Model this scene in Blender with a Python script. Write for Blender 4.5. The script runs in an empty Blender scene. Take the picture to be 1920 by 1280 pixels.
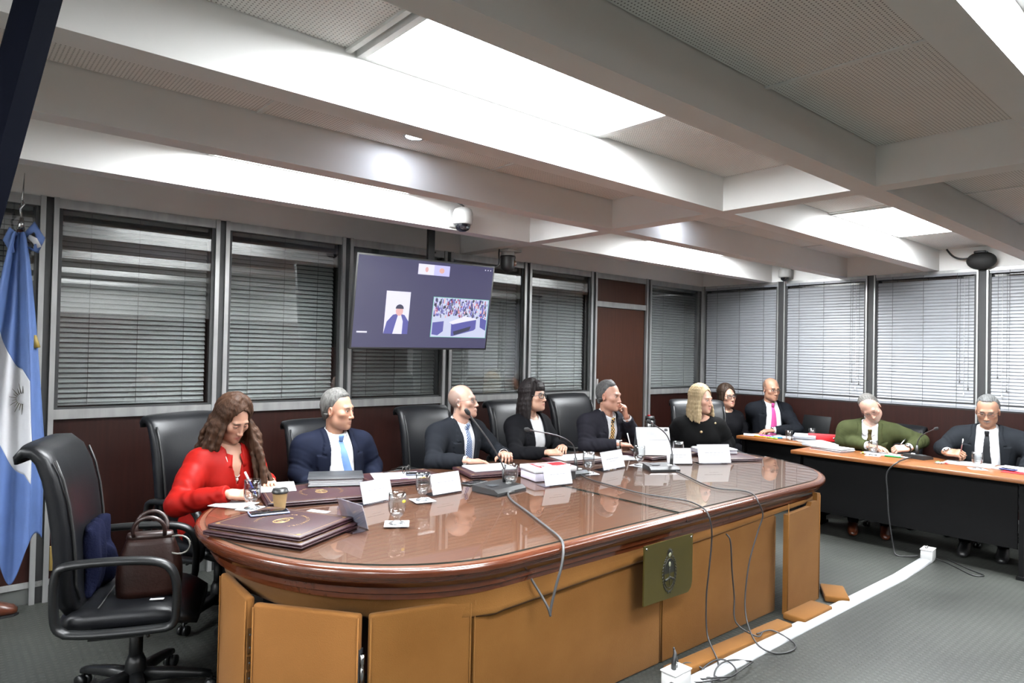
import bpy, bmesh, math, random
import numpy as np
from mathutils import Vector, Matrix, Euler
random.seed(7)
SC = bpy.context.scene
COL = SC.collection
# ---------------------------------------------------------------- camera, world, exposure
CAM_POS = Vector((0.5841, -5.0289, 1.6))
CAM_F = Vector((0.65537, 0.75516, 0.01480)); CAM_R = Vector((0.75489, -0.65553, 0.02050)); CAM_U = Vector((-0.02518, 0.00226, 0.99968))
cam_data = bpy.data.cameras.new('camera'); cam = bpy.data.objects.new('camera', cam_data); COL.objects.link(cam)
cam.matrix_world = Matrix(((CAM_R.x, CAM_U.x, -CAM_F.x, CAM_POS.x), (CAM_R.y, CAM_U.y, -CAM_F.y, CAM_POS.y), (CAM_R.z, CAM_U.z, -CAM_F.z, CAM_POS.z), (0, 0, 0, 1)))
cam_data.sensor_width = 36.0; cam_data.sensor_fit = 'HORIZONTAL'; cam_data.lens = 1261.84 / 1920 * 36
cam_data.clip_start = 0.05; cam_data.clip_end = 100
SC.camera = cam
world = bpy.data.worlds.new('world'); SC.world = world; world.use_nodes = True
world.node_tree.nodes['Background'].inputs[0].default_value = (0.75, 0.82, 0.9, 1); world.node_tree.nodes['Background'].inputs[1].default_value = 0.2
SC.view_settings.view_transform = 'Standard'; SC.view_settings.look = 'None'; SC.view_settings.gamma = 1.0
SC.view_settings.use_curve_mapping = False; SC.view_settings.exposure = 0.0
PANEL_POWER = 77.0      # emission strength of the fluorescent ceiling panels
try:
    SC.cycles.use_denoising = True; SC.cycles.max_bounces = 10; SC.cycles.transparent_max_bounces = 16; SC.cycles.caustics_reflective = False; SC.cycles.caustics_refractive = False
    SC.cycles.sample_clamp_indirect = 6
except Exception: pass
# ---------------------------------------------------------------- room numbers (metres)
ZT, ZS, ZC, XR = 2.497, 1.12, 2.718, 8.25
MUL = [0.15, 1.134, 2.164, 3.144, 4.149, 5.128, 6.114, 7.086]
RMUL = [-1.087, -2.090, -3.107, -4.11, -5.11]
BEAM_Y = [-0.953, -1.834, -2.731, -3.622, -4.487, -5.37, -6.255, -7.14]
BEAM_W = 0.125
CROSS_X = [-3.77, 0.26, 4.29]
# ---------------------------------------------------------------- materials
MATS = {}
TONE = 0.58     # common reflectance scale of the furnishings
PALE_SURFACES = ('white_plaster', 'perforated_tile', 'white_tile_trim', 'far_wall_paint', 'lamp_frame')
def nd(nt, typ, **kw):
    n = nt.nodes.new(typ)
    for k, v in kw.items(): setattr(n, k, v)
    return n
def mat(name, col, rough=0.5, metal=0.0, var=0.08, scale=8.0, bump=0.0, bscale=None, stretch=(1, 1, 1), coat=0.0, spec=0.5, col2=None, sheen=0.0, sub=0.0, attr=None, detail=4.0, rvar=0.0):
    if name in MATS: return MATS[name]
    if name not in PALE_SURFACES: col = tuple(q * TONE for q in col[:3]); col2 = tuple(q * TONE for q in col2[:3]) if col2 else None
    m = bpy.data.materials.new(name); m.use_nodes = True; nt = m.node_tree; b = nt.nodes['Principled BSDF']
    tc = nd(nt, 'ShaderNodeTexCoord'); mp = nd(nt, 'ShaderNodeMapping'); mp.inputs['Scale'].default_value = stretch
    nt.links.new(tc.outputs['Object'], mp.inputs['Vector'])
    nz = nd(nt, 'ShaderNodeTexNoise'); nz.inputs['Scale'].default_value = scale; nz.inputs['Detail'].default_value = detail
    nt.links.new(mp.outputs[0], nz.inputs['Vector'])
    mx = nd(nt, 'ShaderNodeMix', data_type='RGBA')
    c = Vector(col[:3]); c2 = Vector(col2[:3]) if col2 else None
    a = c * (1 - var) if c2 is None else c; d = c * (1 + var) if c2 is None else c2
    ramp = nd(nt, 'ShaderNodeMapRange'); ramp.inputs[1].default_value = 0.3; ramp.inputs[2].default_value = 0.7
    nt.links.new(nz.outputs['Fac'], ramp.inputs[0]); nt.links.new(ramp.outputs[0], mx.inputs['Factor'])
    if attr:
        at = nd(nt, 'ShaderNodeVertexColor', layer_name=attr)
        mm = nd(nt, 'ShaderNodeMix', data_type='RGBA', blend_type='MULTIPLY'); mm.inputs['Factor'].default_value = 1.0
        mx.inputs[6].default_value = (1 - var, 1 - var, 1 - var, 1); mx.inputs[7].default_value = (1 + var, 1 + var, 1 + var, 1)
        nt.links.new(at.outputs['Color'], mm.inputs[6]); nt.links.new(mx.outputs[2], mm.inputs[7]); nt.links.new(mm.outputs[2], b.inputs['Base Color'])
    else:
        mx.inputs[6].default_value = (*a, 1); mx.inputs[7].default_value = (*d, 1)
        nt.links.new(mx.outputs[2], b.inputs['Base Color'])
    b.inputs['Roughness'].default_value = rough; b.inputs['Metallic'].default_value = metal
    b.inputs['Specular IOR Level'].default_value = spec; b.inputs['Coat Weight'].default_value = coat; b.inputs['Coat Roughness'].default_value = 0.08
    b.inputs['Sheen Weight'].default_value = sheen
    if sub: b.inputs['Subsurface Weight'].default_value = sub; b.inputs['Subsurface Radius'].default_value = (0.01, 0.004, 0.002); b.inputs['Subsurface Scale'].default_value = 1.0
    if rvar:
        rr = nd(nt, 'ShaderNodeMapRange'); rr.inputs[3].default_value = rough - rvar; rr.inputs[4].default_value = rough + rvar
        nt.links.new(nz.outputs['Fac'], rr.inputs[0]); nt.links.new(rr.outputs[0], b.inputs['Roughness'])
    if bump:
        n2 = nd(nt, 'ShaderNodeTexNoise'); n2.inputs['Scale'].default_value = bscale or scale * 4; n2.inputs['Detail'].default_value = 3
        nt.links.new(mp.outputs[0], n2.inputs['Vector'])
        bp = nd(nt, 'ShaderNodeBump'); bp.inputs['Strength'].default_value = bump; bp.inputs['Distance'].default_value = 0.01
        nt.links.new(n2.outputs['Fac'], bp.inputs['Height']); nt.links.new(bp.outputs[0], b.inputs['Normal'])
    MATS[name] = m; return m
def emit(name, col, strength):
    if name in MATS: return MATS[name]
    m = bpy.data.materials.new(name); m.use_nodes = True; nt = m.node_tree; b = nt.nodes['Principled BSDF']
    b.inputs['Base Color'].default_value = (.01, .01, .01, 1) if name.startswith('screen') else (*[min(1, q) for q in col], 1); b.inputs['Emission Color'].default_value = (*col, 1); b.inputs['Emission Strength'].default_value = strength
    MATS[name] = m; return m
def glassy(name, tint=(1, 1, 1), rough=0.0, ior=1.5, gain=1.0, power=5.0):
    """thin sheet glass: clear, with a Fresnel mirror"""
    if name in MATS: return MATS[name]
    m = bpy.data.materials.new(name); m.use_nodes = True; nt = m.node_tree; nt.nodes.clear()
    o = nd(nt, 'ShaderNodeOutputMaterial'); t = nd(nt, 'ShaderNodeBsdfTransparent'); g = nd(nt, 'ShaderNodeBsdfGlossy'); mx = nd(nt, 'ShaderNodeMixShader')
    t.inputs[0].default_value = (*tint, 1); g.inputs['Roughness'].default_value = rough
    ge = nd(nt, 'ShaderNodeNewGeometry'); dp = nd(nt, 'ShaderNodeVectorMath', operation='DOT_PRODUCT'); nt.links.new(ge.outputs['Incoming'], dp.inputs[0]); nt.links.new(ge.outputs['Normal'], dp.inputs[1])
    ab = nd(nt, 'ShaderNodeMath', operation='ABSOLUTE'); nt.links.new(dp.outputs['Value'], ab.inputs[0]); om = nd(nt, 'ShaderNodeMath', operation='SUBTRACT', use_clamp=True); om.inputs[0].default_value = 1.0; nt.links.new(ab.outputs[0], om.inputs[1])
    pw = nd(nt, 'ShaderNodeMath', operation='POWER'); pw.inputs[1].default_value = power; nt.links.new(om.outputs[0], pw.inputs[0]); f0 = ((ior - 1) / (ior + 1)) ** 2
    f = nd(nt, 'ShaderNodeMapRange'); f.inputs[3].default_value = f0; nt.links.new(pw.outputs[0], f.inputs[0])     # Schlick reflectance, same from both sides
    mu = nd(nt, 'ShaderNodeMath', operation='MULTIPLY', use_clamp=True); mu.inputs[1].default_value = gain
    nt.links.new(f.outputs[0], mu.inputs[0]); nt.links.new(mu.outputs[0], mx.inputs[0]); nt.links.new(t.outputs[0], mx.inputs[1]); nt.links.new(g.outputs[0], mx.inputs[2]); nt.links.new(mx.outputs[0], o.inputs[0])
    MATS[name] = m; return m
def perforated():
    m = mat('perforated_tile', (0.88, 0.87, 0.84), 0.8, var=0.04, scale=3); nt = m.node_tree; b = nt.nodes['Principled BSDF']
    src = b.inputs['Base Color'].links[0].from_socket
    tc = nd(nt, 'ShaderNodeTexCoord'); sp = nd(nt, 'ShaderNodeSeparateXYZ'); nt.links.new(tc.outputs['Object'], sp.inputs[0])
    ds = []
    for i in (0, 1):
        d = nd(nt, 'ShaderNodeMath', operation='DIVIDE'); d.inputs[1].default_value = 0.0152; nt.links.new(sp.outputs[i], d.inputs[0])
        fr = nd(nt, 'ShaderNodeMath', operation='FRACT'); nt.links.new(d.outputs[0], fr.inputs[0])
        s = nd(nt, 'ShaderNodeMath', operation='SUBTRACT'); s.inputs[1].default_value = 0.5; nt.links.new(fr.outputs[0], s.inputs[0])
        q = nd(nt, 'ShaderNodeMath', operation='MULTIPLY'); nt.links.new(s.outputs[0], q.inputs[0]); nt.links.new(s.outputs[0], q.inputs[1]); ds.append(q)
    a = nd(nt, 'ShaderNodeMath', operation='ADD'); nt.links.new(ds[0].outputs[0], a.inputs[0]); nt.links.new(ds[1].outputs[0], a.inputs[1])
    lt = nd(nt, 'ShaderNodeMath', operation='LESS_THAN'); lt.inputs[1].default_value = 0.042; nt.links.new(a.outputs[0], lt.inputs[0])
    mx = nd(nt, 'ShaderNodeMix', data_type='RGBA'); mx.inputs[7].default_value = (0.20, 0.19, 0.18, 1)
    nt.links.new(lt.outputs[0], mx.inputs['Factor']); nt.links.new(src, mx.inputs[6]); nt.links.new(mx.outputs[2], b.inputs['Base Color'])
    return m
def studded_floor():
    m = mat('studded_rubber_floor', (0.033, 0.0355, 0.031), 0.55, var=0.30, spec=.3, scale=1.6, detail=8, rvar=0.12); nt = m.node_tree; b = nt.nodes['Principled BSDF']
    src = b.inputs['Base Color'].links[0].from_socket
    tc = nd(nt, 'ShaderNodeTexCoord'); sp = nd(nt, 'ShaderNodeSeparateXYZ'); nt.links.new(tc.outputs['Object'], sp.inputs[0])
    ds = []
    for i in (0, 1):
        d = nd(nt, 'ShaderNodeMath', operation='DIVIDE'); d.inputs[1].default_value = 0.034; nt.links.new(sp.outputs[i], d.inputs[0])
        fr = nd(nt, 'ShaderNodeMath', operation='FRACT'); nt.links.new(d.outputs[0], fr.inputs[0])
        s = nd(nt, 'ShaderNodeMath', operation='SUBTRACT'); s.inputs[1].default_value = 0.5; nt.links.new(fr.outputs[0], s.inputs[0])
        q = nd(nt, 'ShaderNodeMath', operation='MULTIPLY'); nt.links.new(s.outputs[0], q.inputs[0]); nt.links.new(s.outputs[0], q.inputs[1]); ds.append(q)
    a = nd(nt, 'ShaderNodeMath', operation='ADD'); nt.links.new(ds[0].outputs[0], a.inputs[0]); nt.links.new(ds[1].outputs[0], a.inputs[1])
    mr = nd(nt, 'ShaderNodeMapRange', interpolation_type='SMOOTHSTEP'); mr.inputs[1].default_value = 0.14; mr.inputs[2].default_value = 0.06; nt.links.new(a.outputs[0], mr.inputs[0])
    bp = nd(nt, 'ShaderNodeBump'); bp.inputs['Strength'].default_value = 0.5; bp.inputs['Distance'].default_value = 0.003
    nt.links.new(mr.outputs[0], bp.inputs['Height']); nt.links.new(bp.outputs[0], b.inputs['Normal'])
    mx = nd(nt, 'ShaderNodeMix', data_type='RGBA', blend_type='MULTIPLY'); mx.inputs[7].default_value = (1.35, 1.35, 1.33, 1)
    nt.links.new(mr.outputs[0], mx.inputs['Factor']); nt.links.new(src, mx.inputs[6]); nt.links.new(mx.outputs[2], b.inputs['Base Color'])
    return m
def dotted(name, base, dot, pitch, r2, rough=0.6, shift=True):
    """woven tie cloth with small dots"""
    m = mat(name, base, rough, var=0.05, scale=30); nt = m.node_tree; b = nt.nodes['Principled BSDF']; src = b.inputs['Base Color'].links[0].from_socket
    tc = nd(nt, 'ShaderNodeTexCoord'); sp = nd(nt, 'ShaderNodeSeparateXYZ'); nt.links.new(tc.outputs['UV'], sp.inputs[0])
    sm = nd(nt, 'ShaderNodeMath', operation='ADD'); df = nd(nt, 'ShaderNodeMath', operation='SUBTRACT')
    for q in (sm, df): nt.links.new(sp.outputs[0], q.inputs[0]); nt.links.new(sp.outputs[1], q.inputs[1])
    ds = []
    for s0 in (sm, df):
        d = nd(nt, 'ShaderNodeMath', operation='DIVIDE'); d.inputs[1].default_value = pitch; nt.links.new(s0.outputs[0], d.inputs[0])
        fr = nd(nt, 'ShaderNodeMath', operation='FRACT'); nt.links.new(d.outputs[0], fr.inputs[0])
        s = nd(nt, 'ShaderNodeMath', operation='SUBTRACT'); s.inputs[1].default_value = 0.5; nt.links.new(fr.outputs[0], s.inputs[0])
        q = nd(nt, 'ShaderNodeMath', operation='MULTIPLY'); nt.links.new(s.outputs[0], q.inputs[0]); nt.links.new(s.outputs[0], q.inputs[1]); ds.append(q)
    a = nd(nt, 'ShaderNodeMath', operation='ADD'); nt.links.new(ds[0].outputs[0], a.inputs[0]); nt.links.new(ds[1].outputs[0], a.inputs[1])
    lt = nd(nt, 'ShaderNodeMath', operation='LESS_THAN'); lt.inputs[1].default_value = r2; nt.links.new(a.outputs[0], lt.inputs[0])
    mx = nd(nt, 'ShaderNodeMix', data_type='RGBA'); mx.inputs[7].default_value = (*dot, 1)
    nt.links.new(lt.outputs[0], mx.inputs['Factor']); nt.links.new(src, mx.inputs[6]); nt.links.new(mx.outputs[2], b.inputs['Base Color'])
    return m
def wood(name, c1, c2, rough=0.35, coat=0.3, axis='z', scale=5.0, spec=.5):
    st = {'z': (9, 9, 0.6), 'x': (0.5, 9, 9), 'y': (9, 0.5, 9)}[axis]
    return mat(name, c1, rough, col2=c2, scale=scale, stretch=st, coat=coat, detail=8, bump=0.04, bscale=scale * 2, spec=spec)
# ---------------------------------------------------------------- mesh helper
class MB:
    def __init__(s): s.v = []; s.f = []; s.mi = []; s.sm = []
    def add(s, V, F, mi=0, sm=False):
        o = len(s.v); s.v += [tuple(map(float, p)) for p in V]; s.f += [tuple(i + o for i in f) for f in F]; s.mi += [mi] * len(F); s.sm += [sm] * len(F); return s
    def box(s, c, d, rz=0.0, mi=0, rx=0.0, ry=0.0):
        hx, hy, hz = d[0] / 2, d[1] / 2, d[2] / 2
        M = Euler((rx, ry, rz)).to_matrix(); c = Vector(c)
        V = [c + M @ Vector((x * hx, y * hy, z * hz)) for z in (-1, 1) for x, y in ((-1, -1), (1, -1), (1, 1), (-1, 1))]
        return s.add(V, [(0, 3, 2, 1), (4, 5, 6, 7), (0, 1, 5, 4), (1, 2, 6, 5), (2, 3, 7, 6), (3, 0, 4, 7)], mi)
    def b2(s, lo, hi, mi=0):
        return s.box([(a + b) / 2 for a, b in zip(lo, hi)], [abs(b - a) for a, b in zip(lo, hi)], mi=mi)
    def rbox(s, c, d, r=0.01, seg=2, rz=0.0, mi=0, rx=0.0, ry=0.0):
        bm = bmesh.new(); bmesh.ops.create_cube(bm, size=1.0)
        for v in bm.verts: v.co = Vector((v.co.x * d[0], v.co.y * d[1], v.co.z * d[2]))
        bmesh.ops.bevel(bm, geom=bm.edges[:], offset=min(r, min(d) * 0.49), segments=seg, profile=0.5, affect='EDGES')
        M = Euler((rx, ry, rz)).to_matrix(); c = Vector(c); bm.verts.index_update()
        V = [c + M @ v.co for v in bm.verts]; F = [tuple(v.index for v in f.verts) for f in bm.faces]; bm.free()
        return s.add(V, F, mi, True)
    def tube(s, path, rad, n=8, mi=0, caps=True, flat=None, closed=False):
        """round (or flat=(w,h) elliptical) tube along a path"""
        P = [Vector(p) for p in path]; m = len(P)
        R = rad if isinstance(rad, (list, tuple)) else [rad] * m
        T = []
        for i in range(m):
            a = P[(i - 1) % m] if closed or i > 0 else P[0]; b = P[(i + 1) % m] if closed or i < m - 1 else P[-1]
            t = (b - a); T.append(t.normalized() if t.length > 1e-9 else Vector((0, 0, 1)))
        ref = Vector((0, 0, 1)) if abs(T[0].z) < 0.9 else Vector((1, 0, 0))
        nrm = (ref - T[0] * ref.dot(T[0])).normalized(); V = []
        for i in range(m):
            nrm = (nrm - T[i] * nrm.dot(T[i]));
            nrm = nrm.normalized() if nrm.length > 1e-6 else T[i].orthogonal().normalized()
            bn = T[i].cross(nrm)
            for k in range(n):
                a = 2 * math.pi * k / n; fx, fy = (flat if flat else (1, 1))
                V.append(P[i] + (bn * math.cos(a) * fx + nrm * math.sin(a) * fy) * R[i])
        F = []
        for i in range(m if closed else m - 1):
            j = (i + 1) % m
            for k in range(n):
                l = (k + 1) % n; F.append((i * n + k, i * n + l, j * n + l, j * n + k))
        if caps and not closed: F.append(tuple(range(n - 1, -1, -1))); F.append(tuple(range((m - 1) * n, m * n)))
        return s.add(V, F, mi, True)
    def lathe(s, prof, c=(0, 0, 0), n=20, mi=0, cap=True, M=None):
        V = []; c = Vector(c)
        for r, z in prof:
            for k in range(n):
                a = 2 * math.pi * k / n; p = Vector((r * math.cos(a), r * math.sin(a), z)); V.append(c + (M @ p if M else p))
        F = []
        for i in range(len(prof) - 1):
            for k in range(n):
                l = (k + 1) % n; F.append((i * n + k, i * n + l, (i + 1) * n + l, (i + 1) * n + k))
        if cap:
            if prof[0][0] > 1e-5: F.append(tuple(range(n - 1, -1, -1)))
            if prof[-1][0] > 1e-5: F.append(tuple(range((len(prof) - 1) * n, len(prof) * n)))
        return s.add(V, F, mi, True)
    def prism(s, poly, z0, z1, mi=0, sm=False):
        n = len(poly); V = [(x, y, z0) for x, y in poly] + [(x, y, z1) for x, y in poly]
        F = [tuple(range(n - 1, -1, -1)), tuple(range(n, 2 * n))]
        s.add(V, F, mi); o = len(s.v) - 2 * n
        S = [(i, (i + 1) % n, n + (i + 1) % n, n + i) for i in range(n)]
        s.f += [tuple(k + o for k in f) for f in S]; s.mi += [mi] * n; s.sm += [sm] * n; return s
    def ell(s, c, r, nu=14, nv=9, mi=0, M=None):
        c = Vector(c); V = []; F = []
        for j in range(nv + 1):
            ph = math.pi * j / nv
            for i in range(nu):
                a = 2 * math.pi * i / nu; p = Vector((r[0] * math.sin(ph) * math.cos(a), r[1] * math.sin(ph) * math.sin(a), r[2] * math.cos(ph))); V.append(c + (M @ p if M else p))
        for j in range(nv):
            for i in range(nu):
                k = (i + 1) % nu; F.append((j * nu + i, (j + 1) * nu + i, (j + 1) * nu + k, j * nu + k))
        return s.add(V, F, mi, True)
    def grid(s, fn, nu, nv, mi=0, thick=0.0, sm=True):
        """surface fn(u,v) in 0..1, optionally given a thickness"""
        V = [Vector(fn(i / nu, j / nv)) for j in range(nv + 1) for i in range(nu + 1)]; w = nu + 1
        F = [(j * w + i, j * w + i + 1, (j + 1) * w + i + 1, (j + 1) * w + i) for j in range(nv) for i in range(nu)]
        if thick:
            N = [Vector() for _ in V]
            for f in F:
                q = (V[f[1]] - V[f[0]]).cross(V[f[3]] - V[f[0]])
                for k in f: N[k] += q
            n0 = len(V); V2 = [v - (q.normalized() if q.length > 1e-12 else Vector((0, 0, 1))) * thick for v, q in zip(V, N)]
            F2 = [tuple(reversed([k + n0 for k in f])) for f in F]
            B = [i for i in range(nu + 1)] + [j * w + nu for j in range(1, nv + 1)] + [nv * w + i for i in range(nu - 1, -1, -1)] + [j * w for j in range(nv - 1, 0, -1)]
            F3 = [(B[k], B[k] + n0, B[(k + 1) % len(B)] + n0, B[(k + 1) % len(B)]) for k in range(len(B))]
            return s.add(V + V2, F + F2 + F3, mi, sm)
        return s.add(V, F, mi, sm)
    def mesh(s, name):
        me = bpy.data.meshes.new(name); me.from_pydata(s.v, [], s.f)
        me.polygons.foreach_set('material_index', s.mi); me.polygons.foreach_set('use_smooth', s.sm); me.update(); return me
    def build(s, name, mats, parent=None, loc=None, rz=0.0):
        me = s.mesh(name)
        for m in (mats if isinstance(mats, (list, tuple)) else [mats]): me.materials.append(m)
        return link(name, me, parent, loc, rz)
def link(name, data, parent=None, loc=None, rz=0.0):
    o = bpy.data.objects.new(name, data); COL.objects.link(o)
    if parent is not None: o.parent = parent
    if loc is not None: o.location = loc
    if rz: o.rotation_euler = (0, 0, rz)
    return o
def tag(o, label, cat, group=None, kind=None):
    if label: o['label'] = label
    if cat: o['category'] = cat
    if group: o['group'] = group
    if kind: o['kind'] = kind
    return o
def empty(name, loc=(0, 0, 0), rz=0.0):
    o = bpy.data.objects.new(name, None); COL.objects.link(o); o.location = loc; o.rotation_euler = (0, 0, rz); o.empty_display_size = 0.1; return o
def struct(o, label=None):
    o['kind'] = 'structure'
    if label: o['label'] = label
    return o
def copy_tree(o, parent=None):
    c = o.copy(); COL.objects.link(c); c.parent = parent
    for ch in list(o.children): copy_tree(ch, c)
    return c
def autosmooth(o, deg=35):
    me = o.data; me.set_sharp_from_angle(angle=math.radians(deg)); return o
def rot2(p, a): return (p[0] * math.cos(a) - p[1] * math.sin(a), p[0] * math.sin(a) + p[1] * math.cos(a))
def bez(p0, p1, p2, p3, n=12):
    out = []
    for i in range(n + 1):
        t = i / n; out.append(Vector(p0) * (1 - t) ** 3 + Vector(p1) * 3 * t * (1 - t) ** 2 + Vector(p2) * 3 * t * t * (1 - t) + Vector(p3) * t ** 3)
    return out
def spline(pts, n=6):
    """Catmull-Rom through pts"""
    P = [Vector(p) for p in pts]; P = [P[0] * 2 - P[1]] + P + [P[-1] * 2 - P[-2]]; out = []
    for i in range(1, len(P) - 2):
        for k in range(n):
            t = k / n; a, b, c, d = P[i - 1], P[i], P[i + 1], P[i + 2]
            out.append(0.5 * ((2 * b) + (c - a) * t + (2 * a - 5 * b + 4 * c - d) * t * t + (3 * b - a - 3 * c + d) * t ** 3))
    out.append(P[-2]); return out
def text_mesh(txt, size, mat_, parent, M, name='lettering', align='CENTER', extrude=0.0002):
    cu = bpy.data.curves.new(name, 'FONT'); cu.body = txt; cu.size = size; cu.align_x = align; cu.extrude = extrude; cu.resolution_u = 2
    o = bpy.data.objects.new(name, cu); COL.objects.link(o)
    dg = bpy.context.evaluated_depsgraph_get(); me = bpy.data.meshes.new_from_object(o.evaluated_get(dg)); bpy.data.objects.remove(o); bpy.data.curves.remove(cu)
    me.materials.clear(); me.materials.append(mat_); me.transform(M)
    return link(name, me, parent)
WHITE = mat('white_plaster', (0.89, 0.885, 0.865), 0.85, var=0.025, scale=2.2, bump=0.03, bscale=60, detail=6)
ALU = mat('brushed_aluminium', (0.62, 0.62, 0.61), 0.34, 0.65, var=0.14, scale=3, stretch=(6, 6, 1))
BLACKGAP = mat('black_rubber_gap', (0.012, 0.012, 0.013), 0.6)
DARKWOOD = wood('dark_wood_panel', (0.013, 0.0028, 0.0018), (0.024, 0.0056, 0.0034), 0.5, 0.0, spec=.16)
DOORWOOD = wood('door_veneer', (0.030, 0.009, 0.0042), (0.050, 0.016, 0.0075), 0.45, 0.0, spec=.2)
BLACKPL = mat('black_plastic', (0.018, 0.018, 0.019), 0.42, var=0.1)
GREYPL = mat('dark_grey_plastic', (0.05, 0.055, 0.062), 0.45)
WHITEPL = mat('white_plastic', (0.80, 0.80, 0.79), 0.4, var=0.02)
STEEL = mat('polished_steel', (0.62, 0.62, 0.62), 0.22, 1.0, var=0.05)
GOLD = mat('gold_foil', (0.55, 0.36, 0.14), 0.4, 0.6)
PAPER = mat('white_paper', (0.66, 0.66, 0.68), 0.7, var=0.02, scale=20)
INK = mat('grey_print', (0.10, 0.10, 0.12), 0.7)
# ================================================================ the room
fl = struct(MB().b2((-8, -9, -0.1), (XR + 0.3, 0.35, 0)).build('floor', studded_floor()), 'dark grey green rubber floor with round studs')
# ceiling slab, beams, tiles
ceil_ = struct(MB().b2((-8, -9, ZC + 0.004), (XR + 0.3, 0.35, ZC + 0.12)).build('ceiling', WHITE), 'white coffered ceiling with deep plaster beams')
for y in BEAM_Y:
    MB().b2((-8, y, ZT), (XR, y + BEAM_W, ZC + 0.01)).build('beam', WHITE, ceil_)
for x in CROSS_X:
    ys = [0.0] + [q for y in BEAM_Y for q in (y + BEAM_W, y)] + [-9]
    for a, b in zip(ys[0::2], ys[1::2]):
        MB().b2((x, b, ZT), (x + 0.13, a, ZC + 0.01)).build('cross_beam', WHITE, ceil_)
PERF = perforated(); TRIMW = mat('white_tile_trim', (0.78, 0.78, 0.76), 0.6)
tile_meshes = {}
def tile(x0, x1, y0, y1, sag=0.0):
    k = (round(x1 - x0, 3), round(y1 - y0, 3))
    if k not in tile_meshes:
        me = MB().b2((0.006, 0.006, 0), (k[0] - 0.006, k[1] - 0.006, 0.014)).mesh('ceiling_tile'); me.materials.append(PERF); tile_meshes[k] = me
    o = link('ceiling_tile', tile_meshes[k], ceil_, (x0, y0, ZC - 0.012))
    if sag: o.rotation_euler = (sag, 0, 0)
    return o
rows = list(zip(BEAM_Y[:-1], BEAM_Y[1:]))   # far beam y, near beam y : row lies between
LAMPROW = {0, 2, 4, 6}
light_root = []
DIFF = emit('lit_diffuser', (0.94, 0.975, 1.0), PANEL_POWER); FRAMEW = mat('lamp_frame', (0.8, 0.8, 0.79), 0.4)
LBL = {(0, 2.455): 'lit fluorescent ceiling panel hidden behind the beams above the television end', (2, 2.455): 'large lit fluorescent ceiling panel above the oval table front',
       (2, 6.465): 'small distant lit ceiling panel above the right desks', (4, 2.455): 'lit ceiling panel in the top right corner nearest the viewer',
       (0, 6.465): 'lit ceiling panel in the far bay beside the door, behind a beam', (4, 6.465): 'lit ceiling panel over the far right desk end'}
nun = 0
for r, (yf, yn) in enumerate(rows):
    y0, y1 = yn + BEAM_W, yf
    for xl in (1.74 - 4.01, 1.74, 1.74 + 4.01):
        xc = xl + 0.715
        for jx in (xl, xl + 1.42): MB().box((jx, (y0 + y1) / 2, ZC - .013), (.022, y1 - y0, .012)).build('tile_bar', TRIMW, ceil_)
        tile(xl - 1.35, xl, y0, y1, 0.010 if r == 2 and abs(xl - 1.74) < .1 else 0)
        if xl + 2.56 < XR + 0.1: tile(xl + 1.42, xl + 2.55, y0, y1)
        else: tile(xl + 1.42, XR, y0, y1)
        if r in LAMPROW:
            lr = empty('ceiling_light', (xc, (y0 + y1) / 2, ZC - 0.012)); hy = (y1 - y0) / 2
            for sx in (-1, 1): MB().box((sx * 0.665, 0, 0.002), (0.03, 2 * hy, 0.03)).build('frame_bar', FRAMEW, lr)
            for sy in (-1, 1): MB().box((0, sy * (hy - 0.012), 0.002), (1.30, 0.022, 0.03)).build('frame_bar', FRAMEW, lr)
            MB().box((0, 0, 0.006), (1.30, 2 * hy - 0.045, 0.006)).build('diffuser', DIFF, lr)
            MB().box((0, -hy * 0.55, -0.001), (1.30, 0.006, 0.012)).build('diffuser_joint', FRAMEW, lr)
            key = (r, round(xc, 3)); lb = LBL.get(key)
            if not lb: lb = 'lit ceiling panel out of view, %s light row, %s bay' % (('nearest', 'second', 'third', 'fourth')[r // 2], 'leftmost' if xc < 1 else 'middle' if xc < 4 else 'rightmost')
            tag(lr, lb, 'ceiling light', 'fluorescent panels recessed in the ceiling')
            light_root.append(lr)
        else:
            tile(xl, xl + 1.42, y0, y1)
# round downlights in the unlit bays
SPOT = emit('lit_downlight', (0.80, 0.86, 1.0), 110)
for x, y, lb in ((2.47, -2.05, 'round white downlight seen past the beam above the table'), (5.0, -2.02, 'round downlight in the bay right of the cross beam')):
    o = empty('downlight', (x, y, ZC - 0.012))
    MB().lathe([(0.046, 0), (0.058, -0.004), (0.060, 0.006)], n=24, cap=False).build('rim', WHITEPL, o); MB().lathe([(0.0, -0.002), (0.046, -0.002), (0.046, 0.004)], n=24).build('lens', SPOT, o)
    tag(o, lb, 'ceiling light', 'round downlights')
# ---- back wall
wb = struct(MB().b2((-8, 0.0, ZT), (XR + .3, 0.12, ZC + 0.01)).build('wall_back', WHITE), 'glazed office partition wall with dark wood panels below')
MB().b2((-8, 0.16, 0), (XR, 0.3, ZT)).build('backing', mat('dark_recess', (0.03, 0.032, 0.033), 0.8), wb)
MB().b2((-8, 0.0, 0.0), (XR, 0.03, 0.10)).build('plinth', mat('grey_plinth', (0.09, 0.095, 0.09), 0.5), wb)
MB().b2((-8, -0.012, 0.10), (XR, 0.03, 0.135)).build('baseboard_rail', ALU, wb)
wr = struct(MB().b2((XR, -9, ZT), (XR + 0.12, 0, ZC + 0.01)).build('wall_right', WHITE), 'glazed side wall with white venetian blinds')
MB().b2((XR + .16, -9, 0), (XR + 0.3, 0.3, ZT)).build('backing', MATS['dark_recess'], wr)
MB().b2((XR, -9, 0.0), (XR + 0.03, 0, 0.10)).build('plinth', MATS['grey_plinth'], wr)
MB().b2((XR - 0.012, -9, 0.10), (XR + 0.03, 0, 0.135)).build('baseboard_rail', ALU, wr)
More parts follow.
